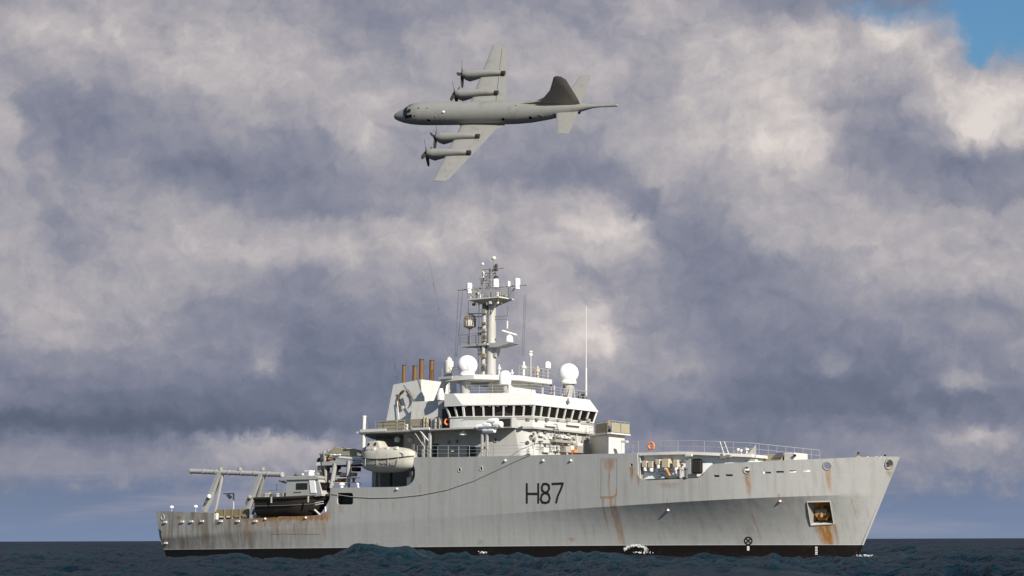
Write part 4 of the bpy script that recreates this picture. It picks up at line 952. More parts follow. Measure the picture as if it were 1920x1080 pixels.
MB().box(-44.4, -35, -7.0, -6.9, 3.8, 5.05).build('inner_bulwark', 'grey', ship)

# --- frame tower between the two boats
def bar(p, q, y, w_, m='grey', name='frame_post', y2=None):
    a, b = P(*p, y), P(*q, y if y2 is None else y2); MB().cone(a, b, w_, w_, 8).build(name, m, tw)


tw = empty('crane_tower', ship)
tw = MB().box(P(608, 868, -7).x, P(684, 868, -7).x, -7.4, -3.8, P(640, 872, -7).z, P(640, 865, -7).z).build('crane_platform', 'grey', ship)
bar((629, 869), (621, 915), -7.3, .24); bar((655, 864), (652, 915), -7.3, .24); bar((677, 858), (677, 866), -7, .12)
bar((608, 846), (612, 905), -7.0, .16, 'grey2'); bar((602, 850), (603, 892), -6.6, .12, 'grey2'); bar((616, 843), (616, 900), -5.6, .14, 'grey2')
a, b = P(600, 851, -7), P(688, 855, -7); MB().cone(a, b, .14, .14, 8).build('jib', 'grey2', tw); MB().cone(P(625, 857, -7.2), P(683, 862, -7.2), .13, .18, 8).build('jib', 'pale', tw)
for px, py, s, m in ((606, 856, .4, 'pale'), (604, 866, .42, 'cable'), (612, 862, .35, 'grey2'), (602, 878, .38, 'grey2'), (608, 874, .3, 'pale'), (618, 872, .32, 'grey2'), (606, 888, .3, 'grey2'), (622, 860, .3, 'rusty'), (612, 895, .36, 'canvas'), (634, 888, .3, 'canvas'), (643, 892, .32, 'olive'), (630, 880, .3, 'dark'), (640, 901, .3, 'rusty'), (665, 868, .35, 'olive'), (668, 880, .36, 'dark'), (634, 876, .3, 'dark'), (672, 870, .3, 'dark'), (663, 900, .3, 'rusty'), (648, 900, .3, 'cable'), (626, 903, .26, 'canvas'), (612, 880, .28, 'cable'), (600, 862, .25, 'dark'), (600, 870, .3, 'pale'), (615, 850, .26, 'grey2')):
    q = P(px, py, -6.4 + random.uniform(-.5, .6)); r3 = random.random()
    mb = MB()
    if r3 < .45: mb.box(q.x - s, q.x + s, q.y - s, q.y + s, q.z - s * .6, q.z + s * .6)
    elif r3 < .75: mb.lathe([(s * .9, -s * .7), (s * .9, s * .7)], tuple(q), 12, 'x')
    else: mb.lathe([(s * .4, -s), (s * .5, s * .3), (s * .9, s * .35), (s * .7, s * .9)], tuple(q), 10)
    mb.build('machinery', m, tw, bevel=.01)
a, b = P(601, 897, -6.2), P(615, 886, -6.2); MB().box(a.x, b.x, -6.5, -5.3, a.z, b.z).build('winch_drum', 'pale', tw, bevel=.05)
a = P(657, 893, -6.6); MB().box(P(640, 895, -6.6).x, P(663, 895, -6.6).x, -6.8, -6.0, a.z, P(660, 886, -6.6).z).build('control_cabinet', 'crate', tw, bevel=.03)
mb = MB(); mb.cone(P(630, 896, -7.6), P(675, 896, -7.6), .05); mb.cone(P(628, 905, -7.6), P(675, 905, -7.6), .04); mb.build('railing', 'pale', tw)
for px, s in ((641, .34), (672, .3)): q = P(px, 912, -7.9); MB().lathe([(s * .5, 0), (s * .5, .3), (s * .9, .35), (s * .7, .55), (.05, .62)], (q.x, q.y, 7.25), 10).build('ventilator', 'radome', tw)
# canvas cover with ridge
r0, r1, r2, r3, r4 = (608, 852), (627, 836), (664, 847), (680, 858), (612, 856)
ys = (-7.1, -4.2)
MB().prism([P(*p, ys[0]) for p in ((609, 851), (618, 849), (676, 853), (668, 848), (628, 838))], [P(*p, ys[0]) + Vector((0, 2.9, 0)) for p in ((609, 851), (618, 849), (676, 853), (668, 848), (628, 838))]).build('canvas_cover', 'canvas', tw)
for px in (624, 634): q = P(px, 852.5, -7.4); MB().box(q.x - .3, q.x + .3, -7.5, -7.3, q.z - .06, q.z + .06).build('strip_lamp', 'radome', tw)
# dark recess behind the lifeboat; darker grey on its bulkhead adds shade
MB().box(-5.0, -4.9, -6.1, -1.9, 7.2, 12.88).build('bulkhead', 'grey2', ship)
for px, m in ((700, 'grey'), (712, 'grey2'), (733, 'dark'), (770, 'pale')):
    q = P(px, 900, -6.4); MB().box(q.x - .12, q.x + .12, -6.5, -6.3, 7.2, 8.9 if px == 712 or px == 770 else 10.0).build('stanchion', m, ship)
MB().box(P(764, 905, -7.6).x, P(772, 905, -7.6).x, -7.7, -7.2, 7.25, 8.2).build('deck_box', 'pale', ship)
# bow fittings
for px, py, m in ((1444, 856, 'canvas'), (1466, 854, 'grey2'), (1478, 854, 'pale')):
    pass
a, b = P(1434, 868, -3), P(1470, 852, -3); MB().box(a.x, b.x, -3.6, -1, 8.2, b.z).build('windlass', 'canvas', ship, bevel=.08)
a, b = P(1474, 868, -3), P(1494, 849, -3); MB().box(a.x, b.x, -3.4, -1, 8.2, b.z).build('ventilator_housing', 'pale', ship, bevel=.05)
q = P(1458, 853.5, -3.7); MB().prism([q + Vector(v) for v in ((-.6, 0, -.25), (.5, 0, -.25), (.6, 0, .2), (-.1, 0, .2))], [q + Vector(v) + Vector((0, .1, 0)) for v in ((-.6, 0, -.25), (.5, 0, -.25), (.6, 0, .2), (-.1, 0, .2))]).build('windlass_cover', 'cable', ship)
q = P(1490, 854, -3.5); MB().lathe([(.14, 0), (.1, .2)], (q.x, -3.55, q.z), 10, 'y').build('vent_hole', 'dark', ship)
for px in (1624, 1640, 1649, 1655): q = S(px, 858); MB().ball((q.x, q.y + .3, q.z + .05), .12, .7, 8).build('bow_roller', 'pale', ship)

# ------------------------------------------------------------------ boats carried by the ship (things of their own)
def at_ship(o, org):
    o.matrix_world = MS @ Matrix.Translation(org)


def boat_rings(L, B, Dp, n=22, bow=.35, m=9, full=.55, keel=.25):
    """rings run port gunwale, keel, starboard gunwale"""
    out = []
    for i in range(n):
        t = i / (n - 1); x = L * t
        b = B / 2 * (min(1, (1 - max(0, (t - full)) / (1 - full)) ** .6 if t > full else 1)) * (.86 + .14 * min(1, t / .3)); b = max(b, .03)
        sh = Dp * (1 + bow * max(0, t - .35) ** 2 * 1.6); kz = Dp * keel * max(0, (t - .72) / .28) ** 2 * 2.2
        ring = []
        for j in range(m):
            a_ = math.pi * j / (m - 1); yy = math.cos(a_); s = abs(math.sin(a_))
            ring.append((x, b * (math.copysign(abs(yy) ** .55, yy)), sh + (kz - sh) * s ** .8))
        out.append(ring)
    return out


# survey motor boat in its davit bay
sb = empty('survey_launch'); q = P(489, 960, -7.1); org = Vector((q.x, -7.0, P(520, 968, -8.2).z)); at_ship(sb, org)
tag(sb, 'black hulled motor launch with grey wheelhouse, stowed in the davit bay of the ship', 'motor boat')
Lb = P(622, 940, -7.1).x - q.x; zg = P(540, 933, -8.2).z - org.z
R = boat_rings(Lb, 2.7, zg, bow=.22, keel=.7)
hb_ = MB().loft([[(x, y, z * (1 if True else 1)) for x, y, z in r] for r in R]).build('boat_hull', 'rubber', sb)
mb = MB()
for s in (-1, 1): mb.path([(r[0][0], s * abs(r[0][1]) * 1.03, r[0][2] - .05) for r in R], .17, 8)
mb.build('fender_collar', 'rubber', sb)
mb = MB(); mb.path([(r[0][0] - .1, -abs(r[0][1]) - .02, r[0][2] - .85) for r in R[:-1]], .05, 6); mb.build('rubbing_band', 'cable', sb)
MB().plan([(.1, -1.2), (5.5, -1.2), (8.3, -.6), (8.3, .6), (5.5, 1.2), (.1, 1.2)], zg - .1, zg + .05).build('boat_deck', 'grey', sb)
hx = lambda px: P(px, 920, -8.0).x - org.x; hz = lambda py: P(560, py, -8.0).z - org.z
wh = MB().side([(hx(536), zg), (hx(537), hz(905)), (hx(538), hz(896)), (hx(596), hz(896)), (hx(603), hz(920)), (hx(605), zg + .2)], -1.05, 1.05).build('wheelhouse', 'grey', sb, bevel=.05)
MB().side([(hx(533), hz(900)), (hx(533), hz(896)), (hx(540), hz(893)), (hx(592), hz(892)), (hx(600), hz(896)), (hx(598), hz(900))], -1.2, 1.2).build('wheelhouse_roof', 'grey', wh, bevel=.04)
MB().box(hx(556), hx(577), -1.1, -1.04, hz(918), hz(906)).build('side_window', 'glass', wh, bevel=.02)
MB().box(hx(552), hx(566), -1.1, -1.04, hz(923.5), hz(922)).build('vent_slot', 'cable', wh)
MB().prism([(hx(580), -1.12, hz(896.5)), (hx(590), -1.12, hz(896.5)), (hx(594), -1.12, hz(925)), (hx(584), -1.12, hz(925))], [(hx(580), -1.05, hz(896.5)), (hx(590), -1.05, hz(896.5)), (hx(594), -1.05, hz(925)), (hx(584), -1.05, hz(925))]).build('white_panel', 'radome', wh)
MB().prism([(hx(598), -.95, hz(905)), (hx(604), -.95, hz(919)), (hx(604), .95, hz(919)), (hx(598), .95, hz(905))], [(hx(599), -.95, hz(905)), (hx(605), -.95, hz(919)), (hx(605), .95, hz(919)), (hx(599), .95, hz(905))]).build('windscreen', 'glass', wh)
MB().prism([(hx(590), -1.0, zg + .1), (hx(604), -1.0, zg + .15), (hx(604), -1.0, zg + .4), (hx(594), -1.0, zg + .5)], [(hx(590), .9, zg + .1), (hx(604), .9, zg + .15), (hx(604), .9, zg + .4), (hx(594), .9, zg + .5)]).build('foredeck_hatch', 'radome', sb)
MB().ball((hx(579), -.7, hz(890)), .36).build('dome_antenna', 'radome', wh); MB().box(hx(565), hx(575), -.6, .4, hz(884), hz(882)).build('radar_bar', 'radome', wh)
MB().cone((hx(570), 0, hz(893)), (hx(570), 0, hz(884)), .1).build('radar_post', 'grey2', wh)
for px, py, s in ((549, 889, .25), (545, 892, .2), (554, 891, .16), (560, 889, .18), (588, 889, .22), (592, 884, .16)): MB().ball((hx(px), -.4, hz(py)), s, .8, 8).build('roof_fitting', random.choice(['pale', 'grey2', 'cable']), wh)
mb = MB(); mb.cone((hx(522), -.9, hz(900)), (hx(536), -.9, hz(905)), .12, n=6); mb.build('boarding_arm', 'cable', sb)
railing([(.2, -1.15, zg + .05), (hx(534), -1.15, zg + .05)], .75, parent=sb, m='grey2', step=1.1)
for px, s, m in ((494, .28, 'grey2'), (500, .3, 'pale'), (508, .25, 'cable'), (521, .24, 'radome'), (527, .28, 'grey2')): MB().box(hx(px) - s, hx(px) + s, -1.0, -.5, zg, zg + s * 2).build('deck_gear', m, sb, bevel=.04)
MB().cone((hx(515), -.7, zg), (hx(515), -.7, zg + 1.5), .03).build('aerial', 'dark', sb); MB().box(hx(503), hx(516), -.75, -.65, zg + .8, zg + .86).build('bar', 'dark', sb)
for px in (516, 585): MB().box(hx(px) - .07, hx(px) + .07, -1.62, -1.5, zg - .55, zg + .1).build('lashing', 'rope', sb)
for a, b in (((590, 956), (600, 965)), ((610, 950), (611, 962))): MB().cone(P(*a, -8.3) - org, P(*b, -8.3) - org, .09).build('cradle_arm', 'pale', sb)
for py in (942, 946): MB().cone(P(591, py + 1, -8.35) - org, P(606, py - 2, -8.3) - org, .05).build('bow_stripe', 'pale', sb)

# enclosed lifeboat hanging over the recess
lb = empty('lifeboat'); q = P(679, 870, -8.3); org = Vector((q.x, -8.1, P(720, 886, -8.5).z)); at_ship(lb, org)
tag(lb, 'beige enclosed lifeboat with round portholes in its cupola, slung above the dark recess', 'lifeboat')
Ll = P(778, 870, -8.3).x - q.x; zg = P(720, 861, -9.2).z - org.z
rings = []; nn = 24
for i in range(nn):
    t = i / (nn - 1); e_ = max(.02, (1 - abs(2 * t - 1) ** 2.6)) ** .5; b = 1.3 * e_; sh = zg + .28 * (2 * t - 1) ** 2; kz = .55 * abs(2 * t - 1) ** 3
    rings.append([(Ll * t, b * math.cos(a_) if True else 0, sh + (kz - sh) * abs(math.sin(a_)) ** .75) for a_ in [math.pi * j / 10 for j in range(11)]])
MB().loft(rings).build('boat_hull', 'lifeboat', lb)
zc = P(720, 838, -8.6).z - org.z; rings = []
for i in range(nn):
    t = i / (nn - 1); e_ = max(.02, (1 - abs(2 * t - 1) ** 2.4)) ** .5; b = 1.27 * e_; sh = zg + .28 * (2 * t - 1) ** 2 + .02; hz_ = (zc - zg) * min(1, max(.04, math.sin(math.pi * min(1, t * .9 + .08))) ** .42)
    rings.append([(Ll * (t * .97 + .015), b * math.copysign(abs(math.cos(a_)) ** .8, math.cos(a_)), sh + hz_ * math.sin(a_) ** .8) for a_ in [math.pi * j / 10 for j in range(11)]])
MB().loft(rings).build('canopy', 'lifeboat', lb)
mb = MB()
for s in (-1, 1): mb.path([(Ll * t, s * 1.33 * max(.02, (1 - abs(2 * t - 1) ** 2.6)) ** .5, zg + .28 * (2 * t - 1) ** 2) for t in np.linspace(.01, .99, 26)], .06, 6)
mb.build('fender', 'rubber', lb)
cx0, cx1 = P(690, 830, -8.4).x - org.x, P(716, 830, -8.4).x - org.x; ct = P(700, 827, -8.4).z - org.z
cu = MB().prism([(cx0, -.75, zc - .3), (cx1 + .3, -.75, zc - .3), (cx1 + .3, .75, zc - .3), (cx0, .75, zc - .3)], [(cx0 + .15, -.55, ct), (cx1 - .3, -.55, ct), (cx1 - .3, .55, ct), (cx0 + .15, .55, ct)]).build('cupola', 'lifeboat', lb, bevel=.08)
for t in (.25, .72): MB().lathe([(.15, 0), (.15, .03)], (cx0 + (cx1 - cx0) * t, -.74, (zc + ct) / 2), 12, 'y').build('porthole', 'dark', cu)
mb = MB(); mb.path([(Ll * .80 + .62 * math.cos(rad(a_)), -1.06 + .1 * math.sin(rad(a_)), zg + .18 + .42 * math.sin(rad(a_))) for a_ in range(0, 181, 20)], .04, 5); mb.build('hatch_rim', 'cable', lb)
mb = MB(); mb.path([(Ll * (.12 + .72 * k / 20), -1.30, zg - .35 - .12 * abs(math.sin(k * math.pi / 2.5))) for k in range(21)], .025, 4); mb.build('grab_line', 'rope', lb)
for t in (.3, .55, .72): MB().box(Ll * t - .2, Ll * t + .2, -.95, -.6, zc - .35, zc - .05).build('hatch', 'pale', lb, bevel=.04)
for t in (.2, .42, .63, .82): MB().box(Ll * t - .02, Ll * t + .02, -1.36, -1.28, zg - .6, zg + .1).build('strap', 'rope', lb)
for t in (.06, .94): MB().box(Ll * t - .12, Ll * t + .12, -.1, .1, zg + .2, zg + 1.5).build('lifting_hook', 'cable', lb)


def lifebuoy(px, py, y, R_, label, nrm_):
    q = P(px, py, y); o = empty('lifebuoy'); o.matrix_world = MS @ Matrix.Translation(q)
    MB().torus((0, 0, 0), nrm_, R_, R_ * .34, 22, 8).build('ring', 'orange', o)
    mb = MB(); n_ = Vector(nrm_).normalized(); u = n_.cross(Vector((0, 0, 1))).normalized(); v = n_.cross(u)
    for k in range(4):
        a_ = rad(45 + 90 * k); c0 = (u * math.cos(a_) + v * math.sin(a_)); t_v = (v * math.cos(a_) - u * math.sin(a_)); c1 = c0 * R_; 
        mb.torus(c1, t_v, R_ * .36, R_ * .06, 10, 4)
    mb.build('band', 'canvas', o)
    tag(o, label, 'lifebuoy', 'orange lifebuoys on the ship rails')


lifebuoy(1221, 836, -8.1, .3, 'round orange lifebuoy on the rail of the raised foredeck', (0, -1, 0))
lifebuoy(839, 791, -7.9, .28, 'orange lifebuoy hung on the rail below the starboard bridge window', (.5, -1, 0))


def loose(o, label, cat, group=None):
    """gear that could be lifted off the deck becomes a thing of its own, with its origin at its base"""
    vs = [v.co for v in o.data.vertices]; c = Vector(((min(v.x for v in vs) + max(v.x for v in vs)) / 2, (min(v.y for v in vs) + max(v.y for v in vs)) / 2, min(v.z for v in vs)))
    o.data.transform(Matrix.Translation(-c)); o.parent = None; o.matrix_world = MS @ Matrix.Translation(c); tag(o, label, cat, group)


kids = [o for o in ship.children]
for o in kids:
    nm = o.name.split('.')[0]
    if nm == 'life_raft_canister':
        i_ = [k.name for k in kids if k.name.startswith('life_raft')].index(o.name)
        loose(o, ('life raft canister at the aft end of the cluster, upper row', 'upper life raft canister second from aft below the bridge windows', 'topmost white life raft canister of the cluster below the bridge', 'foremost white life raft canister next to the dark wing opening', 'lowest white life raft canister at the aft end above the pillars', 'low white life raft canister at the forward end above the pillars')[i_], 'life raft', 'life raft canisters below the bridge')
    elif nm == 'gas_bottle':
        if o.data.materials[0] == M['canvas']: loose(o, 'beige gas bottle on the boat deck, ' + ('aft' if not o.name[10:] else 'forward') + ' one of the beige pair by the funnel', 'gas bottle', 'beige gas bottles on the boat deck')
        else: loose(o, 'grey gas bottle on the boat deck, ' + ('aft' if o.name.endswith('2') else 'forward') + ' one of the pair near the bridge', 'gas bottle', 'grey gas bottles on the boat deck')
for o, l in zip([o for o in kids if o.name.startswith('deck_locker')], ('beige deck locker on the boat deck in front of the funnel', 'low pale deck locker on the boat deck between canvas screen and funnel')): loose(o, l, 'locker')
for o, l in zip([o for o in kids if o.name.startswith('deck_box')], ('pale box on the aft deck under the mesh screen', 'blue box on the aft deck beside the gate post', 'pale box between mesh screen and motor launch', 'rusty box at the aft deck edge next to the motor launch', 'pale box in the dark recess under the lifeboat')): loose(o, l, 'box')

# ------------------------------------------------------------------ people
def skin_mesh(name, joints, bones, m, parent, sub=2):
    me = bpy.data.meshes.new(name + '_base'); me.from_pydata([j[0] for j in joints], bones, []); ob = bpy.data.objects.new(name, me); COL.objects.link(ob)
    md = ob.modifiers.new('skin', 'SKIN'); md.use_smooth_shade = True
    for i, j in enumerate(joints): me.skin_vertices[0].data[i].radius = (j[1], j[2] if len(j) > 2 else j[1])
    me.skin_vertices[0].data[0].use_root = True
    ob.modifiers.new('sub', 'SUBSURF').levels = sub; ob.modifiers['sub'].render_levels = sub
    dg = bpy.context.evaluated_depsgraph_get(); ev = ob.evaluated_get(dg); nm = bpy.data.meshes.new_from_object(ev)
    bpy.data.objects.remove(ob); bpy.data.meshes.remove(me); nm.materials.clear(); nm.materials.append(M[m])
    for p in nm.polygons: p.use_smooth = True
    o = bpy.data.objects.new(name, nm); COL.objects.link(o); o.parent = parent; return o


def person(feet, face, label, shirt='blue', trouser='black', hat='black', vest=None, sc=1.0, arms='down', hair=True):
    """stands at feet (ship frame), looking along face (degrees in the ship frame)"""
    r = empty('person'); r.matrix_world = MS @ Matrix.Translation(feet) @ Matrix.Rotation(rad(face), 4, 'Z') @ Matrix.Scale(sc, 4)
    ar = {'down': ((.0, .24, 1.10), (.10, .25, .86)), 'fwd': ((.10, .27, 1.16), (.34, .16, 1.22))}[arms]
    J = [((0, 0, .95), .13, .15), ((0, 0, 1.15), .11, .14), ((0, 0, 1.36), .12, .17), ((0, 0, 1.47), .055), ((.01, 0, 1.54), .055), ((.02, 0, 1.64), .095, .08), ((.01, 0, 1.73), .085, .075)]; B_ = [(0, 1), (1, 2), (2, 3), (3, 4), (4, 5), (5, 6)]
    for s in (-1, 1):
        k = len(J); J += [((0, s * .19, 1.40), .055), ((ar[0][0], s * ar[0][1], ar[0][2]), .042), ((ar[1][0], s * ar[1][1], ar[1][2]), .03), ((ar[1][0] + .06, s * ar[1][1], ar[1][2] - .06), .035, .02)]; B_ += [(2, k), (k, k + 1), (k + 1, k + 2), (k + 2, k + 3)]
        k = len(J); J += [((0, s * .10, .86), .09), ((.02, s * .11, .48), .06), ((-.01, s * .11, .09), .045), ((.12, s * .12, .04), .045, .03)]; B_ += [(0, k), (k, k + 1), (k + 1, k + 2), (k + 2, k + 3)]
    body = skin_mesh('body', J, B_, 'skin', r)
    fc = MB(); fc.prism([(.10, -.015, 1.60), (.10, .015, 1.60), (.105, 0, 1.66)], [(.135, -.012, 1.605), (.135, .012, 1.605), (.11, 0, 1.65)])
    for s in (-1, 1): fc.ball((.01, s * .085, 1.63), .025, 1.3, 6)
    fc.build('nose_and_ears', 'skin', body)
    up_ = [(j[0], j[1] * 1.16, (j[2] if len(j) > 2 else j[1]) * 1.14) for j in J[:4]] ; bb = [(0, 1), (1, 2), (2, 3)]
    for s, k in ((-1, 7), (1, 15)):
        q_ = len(up_); up_ += [(J[k][0], .068), (J[k + 1][0], .055), (J[k + 2][0], .042)]; bb += [(2, q_), (q_, q_ + 1), (q_ + 1, q_ + 2)]
    up_[3] = ((0, 0, 1.44), .075, .075)
    skin_mesh('shirt', up_, bb, shirt, r)
    lo = [((0, 0, .96), .14, .165), ((0, 0, .9), .13, .15)]; bb = [(0, 1)]
    for k in (11, 19):
        q_ = len(lo); lo += [(J[k][0], .105), (J[k + 1][0], .078), (J[k + 2][0], .066)]; bb += [(1, q_), (q_, q_ + 1), (q_ + 1, q_ + 2)]
    skin_mesh('trousers', lo, bb, trouser, r)
    MB().lathe([(.11, -.02), (.112, .03), (.10, .1), (.05, .14), (.01, .145)], (.005, 0, 1.70), 14).build('cap', hat, r)
    mb = MB(); mb.lathe([(.1, -.1), (.104, -.02), (.104, .04)], (-.012, 0, 1.69), 12); mb.build('hair', 'black', body)
    if vest: skin_mesh('lifejacket', [((0, 0, 1.02), .15, .17), ((0, 0, 1.12), .16, .18), ((0, 0, 1.2), .15, .17)], [(0, 1), (1, 2)], vest, r, 1)
    tag(r, label, 'person'); return r


for px, lab, kw in ((1033, 'person in blue shirt with an orange lifejacket, left one of two beside the radome', dict(vest='orange', arms='fwd')), (1058, 'person in blue shirt with an orange lifejacket, standing directly under the large radome', dict(vest='orange', arms='down'))):
    q = Q(px, 738, 6.2); person((6.2, q.y, 16.5 - .62), 10, lab, **kw)
q = Q(1086, 738, 6.4); person((6.4, q.y, 16.5 - 1.0), 20, 'person in dark clothing at the bridge roof edge near the tall white aerial', shirt='black', trouser='black')
MB().lathe([(.1, -.5), (.12, .1), (.2, .15), (.2, .35), (.05, .4)], (6.3, Q(1093, 738, 6.3).y, 16.85), 10).build('compass_repeater', 'dark', ship)
q = S(1607, 860); person((q.x - .3, q.y + .8, 9.3 - 1.35), -60, 'person in tan coat and dark cap behind the bow bulwark, farther from the stem', shirt='tan', trouser='black')
q = S(1662, 860); person((q.x - .4, q.y + .5, 9.3 - 1.55), -40, 'person in dark cap at the very tip of the bow', shirt='tan', trouser='black')

# ------------------------------------------------------------------ patrol aircraft
AP = Vector((0, 0, 0)); dist = 317.
def vdir(px, py): return (fw * F_PX + RT * (px - 960) + UP * (540 - py)).normalized()
ad = vdir(943, 211); AC = Vector((0, 0, CAM_H)) + ad * dist
zc_ = -ad; xr = zc_.cross(Vector((0, 0, 1))).normalized() * -1; yu = zc_.cross(xr)       # right, up, toward in the view of the observer
def v3(a, b, c): return (xr * a + yu * b + zc_ * c).normalized()
afx = v3(-.928, -.012, -.372); ay = v3(-.284, -.646, .708); ay = (ay - afx * ay.dot(afx)).normalized(); azz = afx.cross(ay)
MA = Matrix((afx, ay, azz)).transposed().to_4x4(); MA.translation = AC
pl = empty('patrol_aircraft'); pl.matrix_world = MA
tag(pl, 'grey four-engined propeller patrol aircraft banking in flight above the ship', 'aircraft')
NX = 17.6  # nose
fus = [(0, .06, -.42), (.25, .44, -.42), (.8, .74, -.38), (1.6, 1.06, -.3), (2.2, 1.24, -.22), (2.9, 1.46, -.1), (3.8, 1.63, 0), (5, 1.7, 0), (7, 1.73, 0), (19.5, 1.73, 0), (22, 1.62, .07), (25, 1.32, .27), (28, .92, .55), (30, .60, .75), (31.2, .36, .86), (31.8, .25, .9), (32.6, .2, .92), (35.4, .18, .98), (35.6, .05, .98)]
rings = []
for s, r, zc2 in fus:
    rings.append([(NX - s, r * math.sin(a_), zc2 + r * math.cos(a_) * (1 if s > 3.2 or math.cos(a_) < 0 else .92)) for a_ in [2 * math.pi * j / 32 for j in range(32)]])
body = MB().loft(rings).build('fuselage', 'plane', pl)
def dih(y, z0, d): return z0 + abs(y) * math.tan(rad(d))


def wing(name, stations, m, parent, th=.13):
    """stations: (y, xLE, xTE, z)"""
    rr = []
    for y, xl, xe, z, *k in stations:
        c = xl - xe; T = (k[0] if k else th) * c; prof = []
        for t in (0, .02, .08, .2, .35, .55, .8, 1): prof.append((xl - c * t, z + T * .55 * (math.sqrt(t) * 1.9 - t * 1.9 if t < 1 else 0) * (1 if t < .99 else 0)))
        for t in (.8, .55, .35, .2, .08, .02): prof.append((xl - c * t, z - T * .4 * (math.sqrt(t) * 1.9 - t * 1.9)))
        rr.append([(x, y, zz_) for x, zz_ in prof])
    return MB().loft(rr).build(name, m, parent)


LE = 6.5
for s in (-1, 1):
    st = [(s * y, LE - y * .03 + (.5 if y < 1.9 else 0) * 1, xe, -1.15 + y * math.tan(rad(6)), th) for y, xe, th in ((1.0, -.7, .13), (1.9, -.4, .12), (2.8, .5, .13), (9, 2.15, .12), (14.9, 3.7, .11), (15.4, 4.1, .08))]
    wg = wing('wing', st, 'plane', pl)
    # flap / aileron gap lines as thin recessed strips
    MB().box(-.02, .02, -.01, .01, -.01, .01) 
    mb = MB()
    for y0, y1 in ((2.9, 9.2), (9.6, 14.4)):
        f_ = lambda y: (lambda xe, xl: xe + (xl - xe) * .27)((.5 + (y - 2.8) * .262), LE - y * .03)
        zt_ = lambda y: -1.15 + y * math.tan(rad(6)) + .24 - y * .009
        mb.prism([(f_(y0) - .05, s * y0, zt_(y0)), (f_(y0) + .0, s * y0, zt_(y0) + .02), (f_(y0) + .05, s * y0, zt_(y0))], [(f_(y1) - .05, s * y1, zt_(y1)), (f_(y1), s * y1, zt_(y1) + .02), (f_(y1) + .05, s * y1, zt_(y1))])
    mb.build('flap_hinge', 'roundel', wg)
    for y in (4.9, 8.95):
        zc2 = -1.15 + y * math.tan(rad(6)) + .22; xn = LE + 2.5; pr = [(0, .52, .1), (.25, .62, .08), (.9, .70, 0), (2.2, .66, .06), (3.2, .54, .18), (4.5, .44, .22), (5.8, .34, .18), (6.1, .30, .16)]
        rr = []
        for d_, r, dz in pr:
            chin = .42 * math.exp(-((d_ - .9) / 1.2) ** 2) if d_ > 0 else .15
            rr.append([(xn - d_, s * y + r * 1.0 * math.sin(a_), zc2 + dz + r * 1.1 * math.cos(a_) - (chin if math.cos(a_) < -.1 else 0) * min(1, -math.cos(a_) * 1.4 if math.cos(a_) < 0 else 0)) for a_ in [2 * math.pi * j / 20 for j in range(20)]])
        na = MB().loft(rr).build('engine_nacelle', 'plane', pl)
        MB().cone((xn - 5.9, s * y, zc2 + .16), (xn - 6.7, s * y, zc2 + .12), .3, .35, 14).build('exhaust', 'prop', na)
        pc = Vector((xn, s * y, zc2 + .1)); pr_ = MB().lathe([(.36, 0), (.34, .2), (.24, .48), (.08, .66), (.01, .7)], tuple(pc), 16, 'x').build('propeller', 'prop', na, origin=tuple(pc))
        ph = {(-1, 4.9): 12, (-1, 8.95): 40, (1, 4.9): 55, (1, 8.95): 20}[(s, y)]
        for k in range(4):
            a_ = rad(ph + 90 * k); dv = Vector((0, math.cos(a_), math.sin(a_))); tv = Vector((0, -math.sin(a_), math.cos(a_))); rr = []
            for t, wd, tw_ in ((.1, .14, 60), (.35, .25, 48), (.7, .30, 36), (1.2, .30, 26), (1.7, .28, 19), (1.98, .22, 16), (2.06, .08, 15)):
                cdir = tv * math.cos(rad(tw_)) + Vector((1, 0, 0)) * math.sin(rad(tw_)); nd = dv.cross(cdir).normalized(); c0 = Vector((.22, 0, 0)) + dv * t
                rr.append([c0 + cdir * wd, c0 + nd * .03, c0 - cdir * wd, c0 - nd * .03])
            MB().loft(rr).build('blade', 'prop', pr_)
    # tailplane
    wing('tailplane', [(s * .3, -8.6, -12.0, .5, .1), (s * 1.0, -8.7, -12.0, .6, .1), (s * 6.2, -10.5, -12.3, 1.35, .09), (s * 6.5, -10.8, -12.3, 1.4, .06)], 'plane', pl)
# fin with dorsal fillet
FS = [(-4.6, 1.70), (-7.2, 2.1), (-9.0, 2.75), (-10.2, 4.0), (-11.0, 5.6), (-11.35, 6.35), (-11.75, 6.6), (-12.5, 6.5), (-13.15, 5.9), (-14.1, 2.2), (-14.2, 1.0), (-9, 1.2), (-5, 1.5)]
cx_, cz_ = -11.5, 2.5
MB().prism([(x, .03, z) for x, z in FS], [(x + (cx_ - x) * .02, .14, z) for x, z in FS]).build('fin_half', 'plane_fin', pl) if False else None
fv = [(x, 0, z) for x, z in FS]; FS = [(x + (1.9 if x < -8 else 1.5), z) for x, z in FS]; cx_ += 1.9; fv = [(x, 0, z) for x, z in FS]; mb = MB(); inn = [(cx_ + (x - cx_) * .72, cz_ + (z - cz_) * .72) for x, z in FS]
n = len(FS); vs = fv + [(x, .17, z) for x, z in inn] + [(x, -.17, z) for x, z in inn]
fs = [(i, (i + 1) % n, n + (i + 1) % n, n + i) for i in range(n)] + [(i, (i + 1) % n, 2 * n + (i + 1) % n, 2 * n + i) for i in range(n)] + [tuple(range(n, 2 * n)), tuple(range(2 * n, 3 * n))]
mb.add(vs, fs); fin = mb.build('fin', 'plane_fin', pl)
MB().cone((-10.65, .02, 1.5), (-10.1, .02, 6.3), .02).build('rudder_hinge', 'prop', fin)
# cockpit glazing, cabin windows, roundel, blisters
def onfus(s, ang):
    r = np.interp(s, [f[0] for f in fus], [f[1] for f in fus]); zc2 = np.interp(s, [f[0] for f in fus], [f[2] for f in fus]); return Vector((NX - s, r * math.sin(rad(ang)), zc2 + r * math.cos(rad(ang)))), Vector((0, math.sin(rad(ang)), math.cos(rad(ang))))


